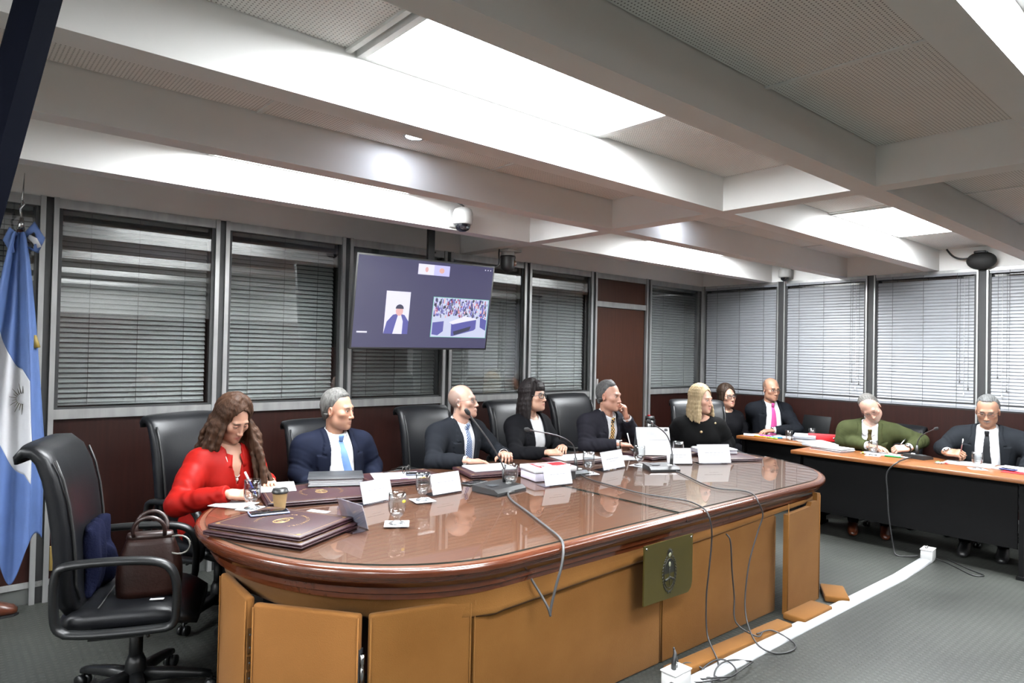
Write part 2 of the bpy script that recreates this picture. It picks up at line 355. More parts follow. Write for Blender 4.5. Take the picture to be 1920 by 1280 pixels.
# walls behind and beside the camera, out of view
FARW = mat('far_wall_paint', (0.80, 0.79, 0.77), 0.8)
struct(MB().b2((-3.6, -9, 0), (-3.5, 0, ZC)).build('wall_left', FARW), 'plain far left wall'); struct(MB().b2((-8, -7.3, 0), (XR + .3, -7.2, ZC)).build('wall_front', FARW), 'plain wall behind the viewer'); MB().b2((-3.5, -7.2, 0), (XR, -7.17, 2.05)).build('added_dark_wainscot', DARKWOOD, bpy.data.objects['wall_front'])  # unseen dark wainscot added to keep a pale haze off the window reflections
GLASS = glassy('window_glass', (0.86, 0.875, 0.87), ior=1.6, gain=2.4)
def mullion(par, T, p, side):
    """double aluminium upright with a black gap, from floor to head; T maps (along, out, z) to the room"""
    w_ = .028 if side == 0 else .014
    for nm, a, w, o0, o1, m in (('mullion', p - 0.048 + w_ / 2, w_, -0.03, 0.06, ALU), ('mullion_gap', p, 0.096 - 2 * w_, -0.012, 0.06, BLACKGAP), ('mullion', p + 0.048 - w_ / 2, w_, -0.03, 0.06, ALU)):
        MB().b2(T(a - w / 2, o0, 0), T(a + w / 2, o1, ZT)).build(nm, m, par)
Tb = lambda a, o, z: (a, o, z)
Tr = lambda a, o, z: (XR + o, -a, z)
for x in MUL: mullion(wb, Tb, x, 0)
for y in RMUL: mullion(wr, Tr, -y, 1)
MB().b2((XR - .045, -0.045, 0), (XR, 0, ZT)).build('corner_post', ALU, wr)
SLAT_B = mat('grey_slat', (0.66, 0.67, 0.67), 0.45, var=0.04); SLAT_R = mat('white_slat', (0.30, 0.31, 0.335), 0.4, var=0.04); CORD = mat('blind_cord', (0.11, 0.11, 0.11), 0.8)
slat_cache = {}
def blind(T, a0, a1, out, tilt, smat, label, group, z0, z1, cords):
    L = a1 - a0; o0 = T((a0 + a1) / 2, out, 0); root = empty('venetian_blind', o0)
    k = (round(L, 3), tilt, smat.name)
    if k not in slat_cache:
        mb = MB(); hw = 0.0178; prof = []
        for i in range(5):
            s = -1 + i / 2; px = s * hw; pz = 0.003 * (1 - s * s); ca, sa = math.cos(tilt), math.sin(tilt); prof.append((px * ca - pz * sa, px * sa + pz * ca))
        t0 = T(0, 0, 0)
        def P(al, q, z): a = T(al, q, z); return (a[0] - t0[0], a[1] - t0[1], a[2] - t0[2])
        V = [P(e * L / 2, q, z) for e in (-1, 1) for q, z in prof]; F = [(i, i + 1, i + 6, i + 5) for i in range(4)]
        mb.add(V, F, 0, True); me = mb.mesh('slat'); me.materials.append(smat); slat_cache[k] = me
    me = slat_cache[k]; pitch = 0.0322; n = int((z1 - z0 - 0.05) / pitch)
    for i in range(n):
        o = link('slat', me, root, (0, 0, z0 + 0.035 + i * pitch)); o.rotation_euler = (random.uniform(-.012, .012), random.uniform(-.0008, .0008), 0) if T is Tb else (random.uniform(-.0008, .0008), random.uniform(-.012, .012), 0)
    t0 = T(0, 0, 0)
    def P(al, q, z): a = T(al, q, z); return (a[0] - t0[0], a[1] - t0[1], a[2] - t0[2])
    MB().b2(P(-L / 2, -.015, z1 - 0.022), P(L / 2, .015, z1 + 0.004)).build('headrail', smat, root)
    MB().b2(P(-L / 2, -.012, z0 + 0.003), P(L / 2, .012, z0 + 0.016)).build('bottom_rail', smat, root)
    sg = -1
    for c in cords: MB().tube([P((c - .5) * L, -0.0215, z0 + 0.01), P((c - .5) * L, -0.0215, z1)], 0.0016, 5).build('ladder_cord', CORD, root)
    return tag(root, label, 'window blind', group), P, L
def window(n, par, T, a0, a1, glass_out, blind_out, tilt, smat, label, group, woodm=DARKWOOD, cords=(0.18, 0.5, 0.83), lower=True):
    rw = T is Tr; hb = 0.0 if rw else 0.06
    w = MB().b2(T(a0, -0.02 if not rw else 0.0, ZS), T(a1, 0.05, ZS + 0.06) if not rw else T(a1, 0.05, ZS + 0.012)).build('window_%d' % n, BLACKGAP if rw else ALU); struct(w)
    MB().b2(T(a0, -0.015, ZT - (.03 if rw else .062)), T(a1, 0.05, ZT - 0.002)).build('head_frame', ALU, w)
    for e in (a0 + 0.011, a1 - 0.011): MB().b2(T(e - 0.011, -0.008, ZS + 0.06), T(e + 0.011, 0.045, ZT - 0.062)).build('side_frame', BLACKGAP, w)
    MB().b2(T(a0 + 0.02, -0.006, ZS + 0.06), T(a1 - 0.02, 0.03, ZS + 0.073)).build('bottom_bead', BLACKGAP, w)
    MB().b2(T(a0 + 0.022, glass_out, ZS + 0.06), T(a1 - 0.022, glass_out + 0.006, ZT - 0.062)).build('pane', GLASS, w)
    if lower: MB().b2(T(a0, 0.0, 0.135), T(a1, 0.05, ZS)).build('lower_panel', woodm, par)
    return blind(T, a0 + (.008 if rw else .03), a1 - (.008 if rw else .03), blind_out, tilt, smat, label, group, ZS + (.012 if rw else .075), ZT - (.035 if rw else .066), cords)
gB = 'grey blinds behind the glass of the back partition'; gR = 'white blinds along the right wall'
LB = ['grey venetian blind behind glass at the far left, half hidden by the flag', 'grey venetian blind behind the woman in the red blouse', 'grey venetian blind above the grey haired man in navy',
      'grey venetian blind directly behind and left of the wall television', 'grey venetian blind behind the right half of the television', 'grey venetian blind between the television and the brown door']
for i in range(6): window(i + 1, wb, Tb, MUL[i] + .048, MUL[i + 1] - .048, 0.0, 0.075, 0.95, SLAT_B, LB[i], gB)
window(7, wb, Tb, MUL[7] + .048, XR - .045, 0.0, 0.075, 1.0, SLAT_B, 'narrow grey venetian blind between the brown door and the room corner', gB, cords=(.3, .75))
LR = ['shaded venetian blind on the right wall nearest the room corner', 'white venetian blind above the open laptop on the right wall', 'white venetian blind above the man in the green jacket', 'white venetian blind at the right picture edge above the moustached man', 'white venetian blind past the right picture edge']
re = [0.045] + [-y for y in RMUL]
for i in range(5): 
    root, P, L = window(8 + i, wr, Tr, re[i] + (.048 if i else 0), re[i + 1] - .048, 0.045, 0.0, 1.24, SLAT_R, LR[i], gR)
    # pull cords with tassels
    for c, zl in ((0.86, 1.33 + .05 * i), (0.90, 1.30), (0.94, 1.36)):
        if i in (1, 2, 3):
            cc = c if i < 3 else c - .78
            MB().tube([P((cc - .5) * L, -0.03, zl), P((cc - .5) * L, -0.03, ZT - .075)], 0.0014, 5).lathe([(0.003, 0.0), (0.006, -0.03), (0.005, -0.045)], P((cc - .5) * L, -0.03, zl), 6).build('pull_cord', CORD if c != .9 else MATS['white_plastic'], root)
# door
a0, a1 = MUL[6] + .048, MUL[7] - .048
d1 = struct(MB().b2((a0 + .012, 0.0, 0.01), (a1 - .012, 0.04, 2.115)).build('door_1', DOORWOOD), 'brown wooden door between aluminium posts')
MB().b2((a0, -.02, 2.12), (a1, 0.05, 2.18)).build('transom_bar', ALU, d1); MB().b2((a0, 0.0, 2.18), (a1, 0.04, ZT - .062)).build('transom_panel', DOORWOOD, d1)
MB().b2((a0, -.015, ZT - .062), (a1, 0.05, ZT - .002)).build('head_frame', ALU, d1)
for e in (a0 + .005, a1 - .005): MB().b2((e - .006, -.006, 0), (e + .006, .04, 2.12)).build('jamb_gap', BLACKGAP, d1)
MB().rbox((a0 + .045, -.006, 1.265), (.03, .012, .10), .004).build('lock_plate', ALU, d1); MB().tube([(a0 + .045, -.01, 1.13), (a0 + .045, -.055, 1.13), (a0 + .15, -.055, 1.13)], .009, 8).build('lever_handle', STEEL, d1)
MB().rbox((a0 + .045, -.006, 1.13), (.04, .012, .07), .004).build('handle_plate', WHITEPL, d1)
# ================================================================ oval table
TZ = 0.780           # top of the glass
def table_outline(off=0.0, n=40):
    P = []
    def arc(cx, sx, a0, a1):
        for i in range(n + 1):
            t = a0 + (a1 - a0) * i / n; c, s = math.cos(t), math.sin(t); b = 1.0 if s < 0 else 0.83
            P.append((cx + 0.85 * c, -1.95 + b * s))
    arc(5.0, 1, -math.pi / 2, math.pi / 2); arc(2.4, -1, math.pi / 2, 3 * math.pi / 2)
    N = len(P); out = []
    for i in range(N):
        a, b = P[i - 1], P[(i + 1) % N]; tx, ty = b[0] - a[0], b[1] - a[1]; l = math.hypot(tx, ty) or 1
        out.append((P[i][0] + ty / l * off, P[i][1] - tx / l * off))
    return out
TWOOD = wood('table_wood_top', (0.120, 0.042, 0.018), (0.165, 0.062, 0.028), 0.4, 0.0, 'x', 4)
TEDGE = wood('varnished_mahogany', (0.080, 0.0185, 0.006), (0.105, 0.026, 0.009), 0.22, 0.35, 'x', 4)
VELVET = mat('mustard_velvet', (0.172, 0.068, 0.0105), 0.85, col2=(0.225, 0.097, 0.020), spec=.15, scale=3.0, sheen=0.03, bump=0.15, bscale=220, detail=7)
tab = empty('oval_table', (3.7, -1.95, 0)); tab_off = Vector((-3.7, 1.95, 0))
def put(mb, name, mats, parent=None):
    o = mb.build(name, mats, parent); 
    o.data.transform(Matrix.Translation(tab_off)); return o
def ringloft(mb, rings, mi=0, close=False):
    n = len(rings[0][0]); V = []
    for poly, z in rings: V += [(x, y, z if not callable(z) else z(x, y)) for x, y in poly]
    F = [(i * n + k, i * n + (k + 1) % n, (i + 1) * n + (k + 1) % n, (i + 1) * n + k) for i in range(len(rings) - 1) for k in range(n)]
    return mb.add(V, F, mi, True)
put(MB().prism(table_outline(0.026), 0.730, 0.7715), 'wood_top', TWOOD, tab)
prof = [(0.024, 0.7725), (0.034, 0.7715), (0.044, 0.765), (0.047, 0.753), (0.043, 0.740), (0.026, 0.734), (0.024, 0.722), (0.020, 0.712), (0.006, 0.704), (0.000, 0.690), (-0.016, 0.684), (-0.018, 0.660), (-0.032, 0.652), (-0.034, 0.632), (-0.09, 0.632)]
em = MB(); ringloft(em, [(table_outline(o), z) for o, z in reversed(prof)]); autosmooth(put(em, 'edge_moulding', TEDGE, tab), 50)
mb = MB().box((3.572, -2.972, 0.75), (0.0025, 0.05, 0.03)); put(mb, 'moulding_joint', BLACKGAP, tab)
# velvet valance gathered under the moulding
def valz(x, y):
    t = 0.535 + 0.012 * math.sin(9 * x + 4 * y)
    if y > -1.35: return 0.63
    if y < -2.6: t = 0.53 + 0.10 * max(0, min(1, (x - 2.35) / 0.9)) if x < 3.3 else 0.565 + 0.06 * max(0, min(1, (x - 3.6) / 1.1))
    return t
def wav(off, amp, slope=0, bump=0):
    P = table_outline(-.036 + bump, 60); Q = table_outline(off, 60); out = []
    for (x, y), (a, b) in zip(P, Q):
        k = max(0, min(1, (2.35 - x) / .4)) if slope else 1; out.append((x + (a - x) * k + amp * math.sin(17 * x + 23 * y), y + (b - y) * k + amp * math.sin(31 * x - 13 * y)))
    return out
mb = MB(); ringloft(mb, [(wav(-0.115, .002, 1), lambda x, y: valz(x, y) + 0.006), (wav(-0.105, .003, 1, .006), valz), (wav(-0.09, .003, 1, .012), lambda x, y: valz(x, y) + 0.010 + .004 * math.sin(11 * x)), (wav(-0.085, .003, 1, .008), lambda x, y: valz(x, y) + 0.024 + .006 * math.sin(9 * x)), (wav(-0.07, .003, 1, -.002), lambda x, y: valz(x, y) * .5 + .325), (wav(-0.036, .001), 0.64)])
vv = put(mb, 'velvet_valance', VELVET, tab)
# pedestals that carry the top (in shade behind the screens)
for x in (2.5, 3.7, 4.9): put(MB().box((x, -1.95, 0.32), (0.5, 0.9, 0.64)), 'pedestal', DARKWOOD, tab)
tag(tab, 'long oval varnished wooden conference table with glass top and mustard velvet valance', 'table')
TGLASS = glassy('table_glass', (0.93, 0.95, 0.93), ior=1.62, gain=1.25)
O = table_outline(0.0, 60)
def clip(poly, x, keep_less):
    out = []
    for i in range(len(poly)):
        a, b = poly[i], poly[(i + 1) % len(poly)]; ia = (a[0] <= x) == keep_less; ib = (b[0] <= x) == keep_less
        if ia: out.append(a)
        if ia != ib: t = (x - a[0]) / (b[0] - a[0]); out.append((x, a[1] + t * (b[1] - a[1])))
    return out
GEDGE = mat('dark_glass_edge', (0.02, 0.035, 0.03), 0.15)
for k, (x, kl, lb) in enumerate(((3.565, True, 'clear glass sheet covering the left half of the oval table'), (3.572, False, 'clear glass sheet covering the right half of the oval table'))):
    poly = clip(O, x, kl); g = empty('glass_sheet', (2.6 if kl else 4.7, -1.95, 0.7722)); off = Matrix.Translation(-Vector(g.location))
    V = [(a, b, TZ) for a, b in poly]; m = MB().add(V, [tuple(range(len(poly)))]); o = m.build('pane', TGLASS, g); o.data.transform(off)
    n = len(poly); m = MB().add([(a, b, 0.773) for a, b in poly] + V, [(i, (i + 1) % n, n + (i + 1) % n, n + i) for i in range(n)]); o = m.build('edge', GEDGE, g); o.data.transform(off)
    tag(g, lb, 'glass sheet', 'glass sheets on the oval table')
# ---- velvet screens standing round the table
def board(name, p0, p1, z0, z1, th, label, poly=None, m=VELVET, group='mustard velvet boards around the oval table'):
    a, b = Vector((*p0, 0)), Vector((*p1, 0)); d = b - a; L = d.length; rz = math.atan2(d.y, d.x)
    root = empty(name, ((a + b) / 2).to_tuple(), rz)
    if poly: 
        mb = MB(); n = len(poly); V = [(x - L / 2, -th / 2, z) for x, z in poly] + [(x - L / 2, th / 2, z) for x, z in poly]
        mb.add(V, [tuple(range(n)), tuple(range(2 * n - 1, n - 1, -1))] + [(i, n + i, n + (i + 1) % n, (i + 1) % n) for i in range(n)])
        mb.build('panel', m, root)
    else: MB().rbox((0, 0, (z0 + z1) / 2), (L, th, z1 - z0), 0.012, 3).build('panel', m, root)
    for sx in (-1, 1): MB().tube([(sx * (L / 2 - .004), -th / 2 - .001, z0 + .01), (sx * (L / 2 - .004), -th / 2 - .001, z1 - .012)], 0.0035, 6).build('piping', m, root)
    return tag(root, label, 'screen panel', group)
V2 = mat('orange_velvet', (0.250, 0.102, 0.022), 0.85, col2=(0.295, 0.125, 0.030), spec=.15, scale=2.5, sheen=0.03, bump=0.15, bscale=220, detail=7)
s1 = board('screen_panel', (1.585, -2.00), (1.567, -2.365), 0, 0.615, 0.035, 'narrow velvet side board seen edge on beside the empty black chair', m=V2)
for z in (0.30, 0.36, 0.42, 0.47): MB().box((0.184, 0.0, z), (0.002, 0.02, 0.05)).build('hinge_leaf', STEEL, s1); MB().ell((0.186, 0, z), (0.003, 0.004, 0.004), 8, 5).build('screw', GREYPL, s1)
s2 = board('screen_panel', (1.575, -2.388), (1.843, -2.745), 0, 0.60, 0.035, 'square orange velvet board at the table left end', m=V2)
s3 = board('screen_panel', (1.865, -2.763), (2.262, -2.872), 0, 0.60, 0.035, 'velvet board right of the hinge gap below the rounded table end')
h = MB().lathe([(0.009, 0.35), (0.009, 0.40), (0.007, 0.402), (0.007, 0.418), (0.009, 0.42), (0.009, 0.455)], (0.236, -0.010, 0), 10).build('hinge', STEEL, s2)
MB().box((0.2245, 0, 0.40), (0.004, 0.03, 0.14)).build('hinge_leaf', GREYPL, s2)
board('screen_panel', (2.268, -2.875), (3.488, -2.888), 0.0, 0.61, 0.03, 'widest mustard velvet board, left of the brass plaque, under the table front')
board('screen_panel', (3.494, -2.890), (4.640, -2.905), 0.0, 0.61, 0.03, 'mustard velvet board right of the brass plaque behind hanging cables')
board('screen_panel', (4.644, -2.985), (5.10, -2.975), 0.0, 0.70, 0.03, 'tall velvet board at the far right end of the table front', poly=[(0, 0), (.456, 0), (.456, .70), (.41, .705), (.41, .655), (.33, .655), (.31, .63), (0, .62)])
for (cx, cy, L, W, rz, lb) in ((3.93, -3.055, 1.05, 0.10, -0.055, 'long flat velvet covered board on the floor below the hanging cables'), (4.745, -3.085, 0.36, 0.14, -0.02, 'short flat velvet board on the floor at the right table corner'), (5.22, -3.04, 0.26, 0.15, 0.55, 'angled flat velvet board on the floor behind the right table corner')):
    o = MB().rbox((0, 0, 0.021), (L, W, 0.04), 0.01, 3).build('floor_board', VELVET, None, (cx, cy, 0), rz); tag(o, lb, 'board', 'flat velvet boards on the floor')
# ---- brass plaque with the coat of arms
BRASS = mat('olive_brass', (0.070, 0.055, 0.008), 0.42, 0.35, var=0.12, scale=5); BRONZE = mat('dark_bronze_relief', (0.022, 0.022, 0.016), 0.5, 0.4); PALE = mat('pale_relief_metal', (0.36, 0.36, 0.24), 0.5, 0.3)  # olive plate, dark relief, paler tone for the sun face and cap
pl = empty('brass_plaque', (3.41, -3.003, 0.53))
poly = [(-.2, -.142), (.165, -.150), (.19, -.130), (.2, -.10), (.2, .145), (-.2, .145)]; n = len(poly)
MB().add([(x, -.004, z) for x, z in poly] + [(x, .004, z) for x, z in poly], [tuple(range(n)), tuple(range(2 * n - 1, n - 1, -1))] + [(i, n + i, n + (i + 1) % n, (i + 1) % n) for i in range(n)]).build('plate', BRASS, pl)
for sx in (-1, 1): MB().ell((sx * .185, -.005, .13), (.006, .004, .006), 10, 6).build('screw', STEEL, pl)
ex, ez = 0.0, -0.02; A, B = 0.052, 0.085
def oval(k, t): return (ex + A * k * math.cos(t), ez + B * k * math.sin(t))
V = [(ex, -.0052, ez)] + [(oval(.84, 2 * math.pi * i / 32)[0], -.0052, oval(.84, 2 * math.pi * i / 32)[1]) for i in range(32)]
MB().add(V[0:1] + V[1:18], [(0, i, i + 1) for i in range(1, 17)]).build('shield_field', BRONZE, pl)
MB().tube([(*[oval(.86, 2 * math.pi * i / 40)[0]], -.006, oval(.86, 2 * math.pi * i / 40)[1]) for i in range(40)], .0022, 6, closed=True).build('shield_rim', BRONZE, pl)
wr_ = MB()
for side in (-1, 1):
    for i in range(15):
        t = -math.pi / 2 + side * (0.12 + i * 0.185); px, pz = oval(1.06, t); tx, tz = -A * math.sin(t) * side, B * math.cos(t) * side; l = math.hypot(tx, tz); a = math.atan2(tz / l, tx / l) + side * .5
        wr_.ell((px, -.006, pz), (.0085, .0025, .0035), 8, 5, M=Matrix.Rotation(-a, 3, 'Y'))
wr_.tube([(-.012, -.006, ez - B - .014), (0, -.007, ez - B - .002), (.012, -.006, ez - B - .014)], .003, 6)
o = wr_.build('laurel_wreath', BRONZE, pl); o['kind'] = 'stuff'
su = MB()
for i in range(13):
    t = math.pi * (0.04 + 0.92 * i / 12); r1 = .036 if i % 2 else .030; su.tube([(ex + .012 * math.cos(t), -.006, ez + B + .006 + .012 * math.sin(t)), (ex + r1 * math.cos(t) * .8, -.006, ez + B + .006 + r1 * math.sin(t))], [.0026, .0008], 5)
o = su.build('sun_rays', BRONZE, pl); o['kind'] = 'stuff'
MB().ell((ex, -.006, ez + B + .008), (.012, .004, .012), 12, 6).build('sun_face', PALE, pl)
MB().tube([(ex, -.007, ez - .060), (ex, -.007, ez + .040)], .0018, 6).build('pike', BRONZE, pl); MB().ell((ex, -.007, ez + .045), (.009, .003, .013), 10, 6).build('cap', PALE, pl)
MB().tube([(ex - .036, -.007, ez - .030), (ex - .004, -.008, ez - .022), (ex + .006, -.008, ez - .020)], [.006, .0045, .005], 8).build('arm', BRONZE, pl); MB().tube([(ex + .036, -.007, ez - .034), (ex + .004, -.008, ez - .022), (ex - .006, -.008, ez - .018)], [.006, .0045, .005], 8).build('arm', BRONZE, pl)
tag(pl, 'olive brass plaque with a relief coat of arms hung on the table front', 'plaque')
# ================================================================ office chairs
def loft(mb, st, n=22, mi=0, caps=True):
    """st: (centre, width axis, thickness axis, half width, half thickness, exponent)"""
    V = []
    for c, u, v, hw, ht, e in st:
        for k in range(n):
            a = 2 * math.pi * k / n; ca, sa = math.cos(a), math.sin(a)
            V.append(Vector(c) + Vector(u) * hw * math.copysign(abs(ca) ** (2 / e), ca) + Vector(v) * ht * math.copysign(abs(sa) ** (2 / e), sa))
    m = len(st); F = [(i * n + k, i * n + (k + 1) % n, (i + 1) * n + (k + 1) % n, (i + 1) * n + k) for i in range(m - 1) for k in range(n)]
    if caps: F.append(tuple(range(n - 1, -1, -1))); F.append(tuple(range((m - 1) * n, m * n)))
    return mb.add(V, F, mi, True)
LEATHER = mat('black_leather', (0.0065, 0.007, 0.0085), 0.38, var=0.25, scale=6, bump=0.05, bscale=160, spec=0.20); SEAM = mat('leather_seam', (0.006, 0.006, 0.006), 0.5)
ARMP = mat('chair_black_plastic', (0.006, 0.0065, 0.007), 0.38, spec=.3)
def make_chair():
    r = empty('office_chair')
    # backrest: side profile path (y, z), rolled over at the top
    path = [(-.20, .47), (-.225, .53), (-.235, .60), (-.235, .70), (-.245, .82), (-.262, .94), (-.285, 1.04), (-.315, 1.115), (-.35, 1.15), (-.385, 1.152), (-.405, 1.13), (-.405, 1.105)]
    hw = [.21, .235, .245, .25, .255, .258, .258, .256, .254, .252, .25, .246]; ht = [.04, .05, .052, .05, .05, .05, .046, .042, .036, .030, .022, .012]
    st = []
    for i, (y, z) in enumerate(path):
        a = path[max(0, i - 1)]; b = path[min(len(path) - 1, i + 1)]; ty, tz = b[0] - a[0], b[1] - a[1]; l = math.hypot(ty, tz); st.append(((0, y, z), (1, 0, 0), (0, tz / l, -ty / l), hw[i], ht[i], 3.6))
    bk = loft(MB(), st, 28).build('backrest', LEATHER, r)
    for sx in (-1, 1): MB().tube([(sx * (hw[i] - .022), y + .045, z) for i, (y, z) in enumerate(path[1:8])], .006, 6).build('piping', SEAM, bk)
    MB().tube([(x, -.190 + .015 * math.cos(x * 9) - .012, .70 - .035 * math.cos(x * 7)) for x in [-.23 + .046 * k for k in range(11)]], .005, 6).build('stitch_seam', SEAM, bk)
    st = []
    for t in range(11):
        y = -.25 + .52 * t / 10; e = max(0, (t - 7) / 3); st.append(((0, y, .448 - .04 * e * e - (.02 if t == 0 else 0)), (1, 0, 0), (0, 0, 1), .262 - .05 * (e ** 3) - (.04 if t == 0 else 0), .052 - .02 * e - (.02 if t == 0 else 0), 3.4))
    s = loft(MB(), st, 26).build('seat', LEATHER, r); 
    MB().tube([(-.235, -.1, .499), (0, -.1, .503), (.235, -.1, .499)], .004, 6).build('stitch_seam', SEAM, s)
    for sx in (-1, 1):
        lo = [(-.20, .425), (-.235, .46), (-.245, .56), (-.24, .66), (-.215, .695), (-.12, .705), (0.02, .705), (.12, .695), (.175, .665), (.20, .60), (.203, .50), (.19, .43), (.12, .415), (-.1, .415)]
        P = spline([(sx * .295, y, z) for y, z in lo + lo[:1]], 4)[:-1]
        MB().tube(P, .024, 10, closed=True, flat=(1.15, .72)).build('armrest', ARMP, r)
        MB().box((sx * .2, -.02, .40), (.2, .2, .02)).build('arm_bracket', ARMP, r)
    MB().lathe([(.045, .32), (.045, .39)], n=16).lathe([(.028, .12), (.028, .36)], n=14).lathe([(.05, .07), (.042, .17), (.030, .2)], n=16).build('gas_column', ARMP, r)
    MB().rbox((0, 0, .385), (.24, .24, .035), .01).build('mechanism', ARMP, r); MB().tube([(.1, .05, .41), (.26, .09, .395), (.3, .10, .39)], .007, 8).build('lift_lever', ARMP, r)
    for k in range(5):
        a = 2 * math.pi * k / 5 + .3; u = Vector((math.cos(a), math.sin(a), 0)); v = Vector((-math.sin(a), math.cos(a), 0))
        leg = loft(MB(), [(u * d + Vector((0, 0, z)), v, (0, 0, 1), w, h, 3) for d, z, w, h in ((.03, .105, .03, .03), (.15, .100, .026, .024), (.27, .085, .022, .017), (.315, .075, .02, .014))], 12).build('base_leg', ARMP, r)
        c = MB()
        for sv in (-1, 1): c.lathe([(.0, -.011), (.026, -.011), (.028, 0), (.026, .011), (0, .011)], u * .315 + v * sv * .016 + Vector((0, 0, .0285)), 14, M=Matrix.Rotation(math.pi / 2, 3, 'X') if False else (Matrix((u, (0, 0, 1), v)).transposed()))
        c.tube([u * .315 + Vector((0, 0, .03)), u * .315 + Vector((0, 0, .075))], .008, 8)
        c.build('caster', ARMP, leg)
    return r
proto = make_chair(); first = [True]
CH_GROUP = 'black leather office chairs'
def chair(x, y, fx, fy, label, sz=1.0, s=1.0):
    o = proto if first[0] else copy_tree(proto); first[0] = False
    o.location = (x, y, 0); o.rotation_euler = (0, 0, math.atan2(-fx, fy)); o.scale = (s, s, s * sz); return tag(o, label, 'office chair', CH_GROUP)
chair(1.33, -1.62, .92, -.39, 'empty black leather office chair in the left foreground with a handbag on it')
chair(1.93, -.85, .38, -.92, 'black leather office chair under the woman in the red blouse', 1.0)
chair(2.79, -.66, .06, -1, 'low black leather chair behind the grey haired man in navy', .91)
chair(3.71, -.68, .06, -1, 'black leather chair behind the bald man with glasses', .965)
chair(4.62, -.68, .0, -1, 'black leather chair behind the dark haired woman with glasses', .98)
chair(5.42, -.69, .0, -1, 'broad black leather chair left of the man resting his chin', .92, 1.1)
chair(6.09, -1.49, -.64, -.77, 'black leather chair behind the blonde woman', .95, 1.04)
chair(7.53, -.75, -.55, -.83, 'dark office chair under the woman behind the blonde woman', .80)
chair(7.82, -1.17, -.72, -.68, 'dark office chair under the man in the pink tie', .84, .86)
chair(7.72, -2.42, -1, 0.05, 'black office chair under the man in the green jacket', .80)
chair(7.72, -3.30, -1, 0.0, 'black office chair under the moustached man at the right edge', .82)
# ================================================================ right hand desks
DTOP = wood('orange_desk_laminate', (0.22, 0.072, 0.018), (0.27, 0.098, 0.027), 0.35, 0.15, 'y', 4); DBLK = mat('black_desk_laminate', (0.0025, 0.0025, 0.0028), 0.7, var=0.1, spec=.12)
def desk(x0, x1, y0, y1, label):
    r = empty('desk', ((x0 + x1) / 2, (y0 + y1) / 2, 0)); w, l = x1 - x0, y1 - y0
    MB().rbox((0, 0, .727), (w, l, .034), .005, 2).build('desktop', DTOP, r)
    MB().box((-w / 2 + .10, 0, .46), (.02, l - .16, .50)).build('modesty_panel', DBLK, r)
    for s in (-1, 1): MB().box((.0, s * (l / 2 - .05), .355), (w - .12, .03, .71)).build('side_panel', DBLK, r); MB().box((0, s * (l / 2 - .05), .012), (w - .06, .05, .024)).build('foot', DBLK, r)
    return tag(r, label, 'desk', 'orange topped black desks')
desk(6.63, 7.30, -3.80, -2.02, 'orange topped black desk in front of the man in green')
desk(7.20, 7.66, -1.98, -1.13, 'orange topped black desk further back with highlighters and red binder')
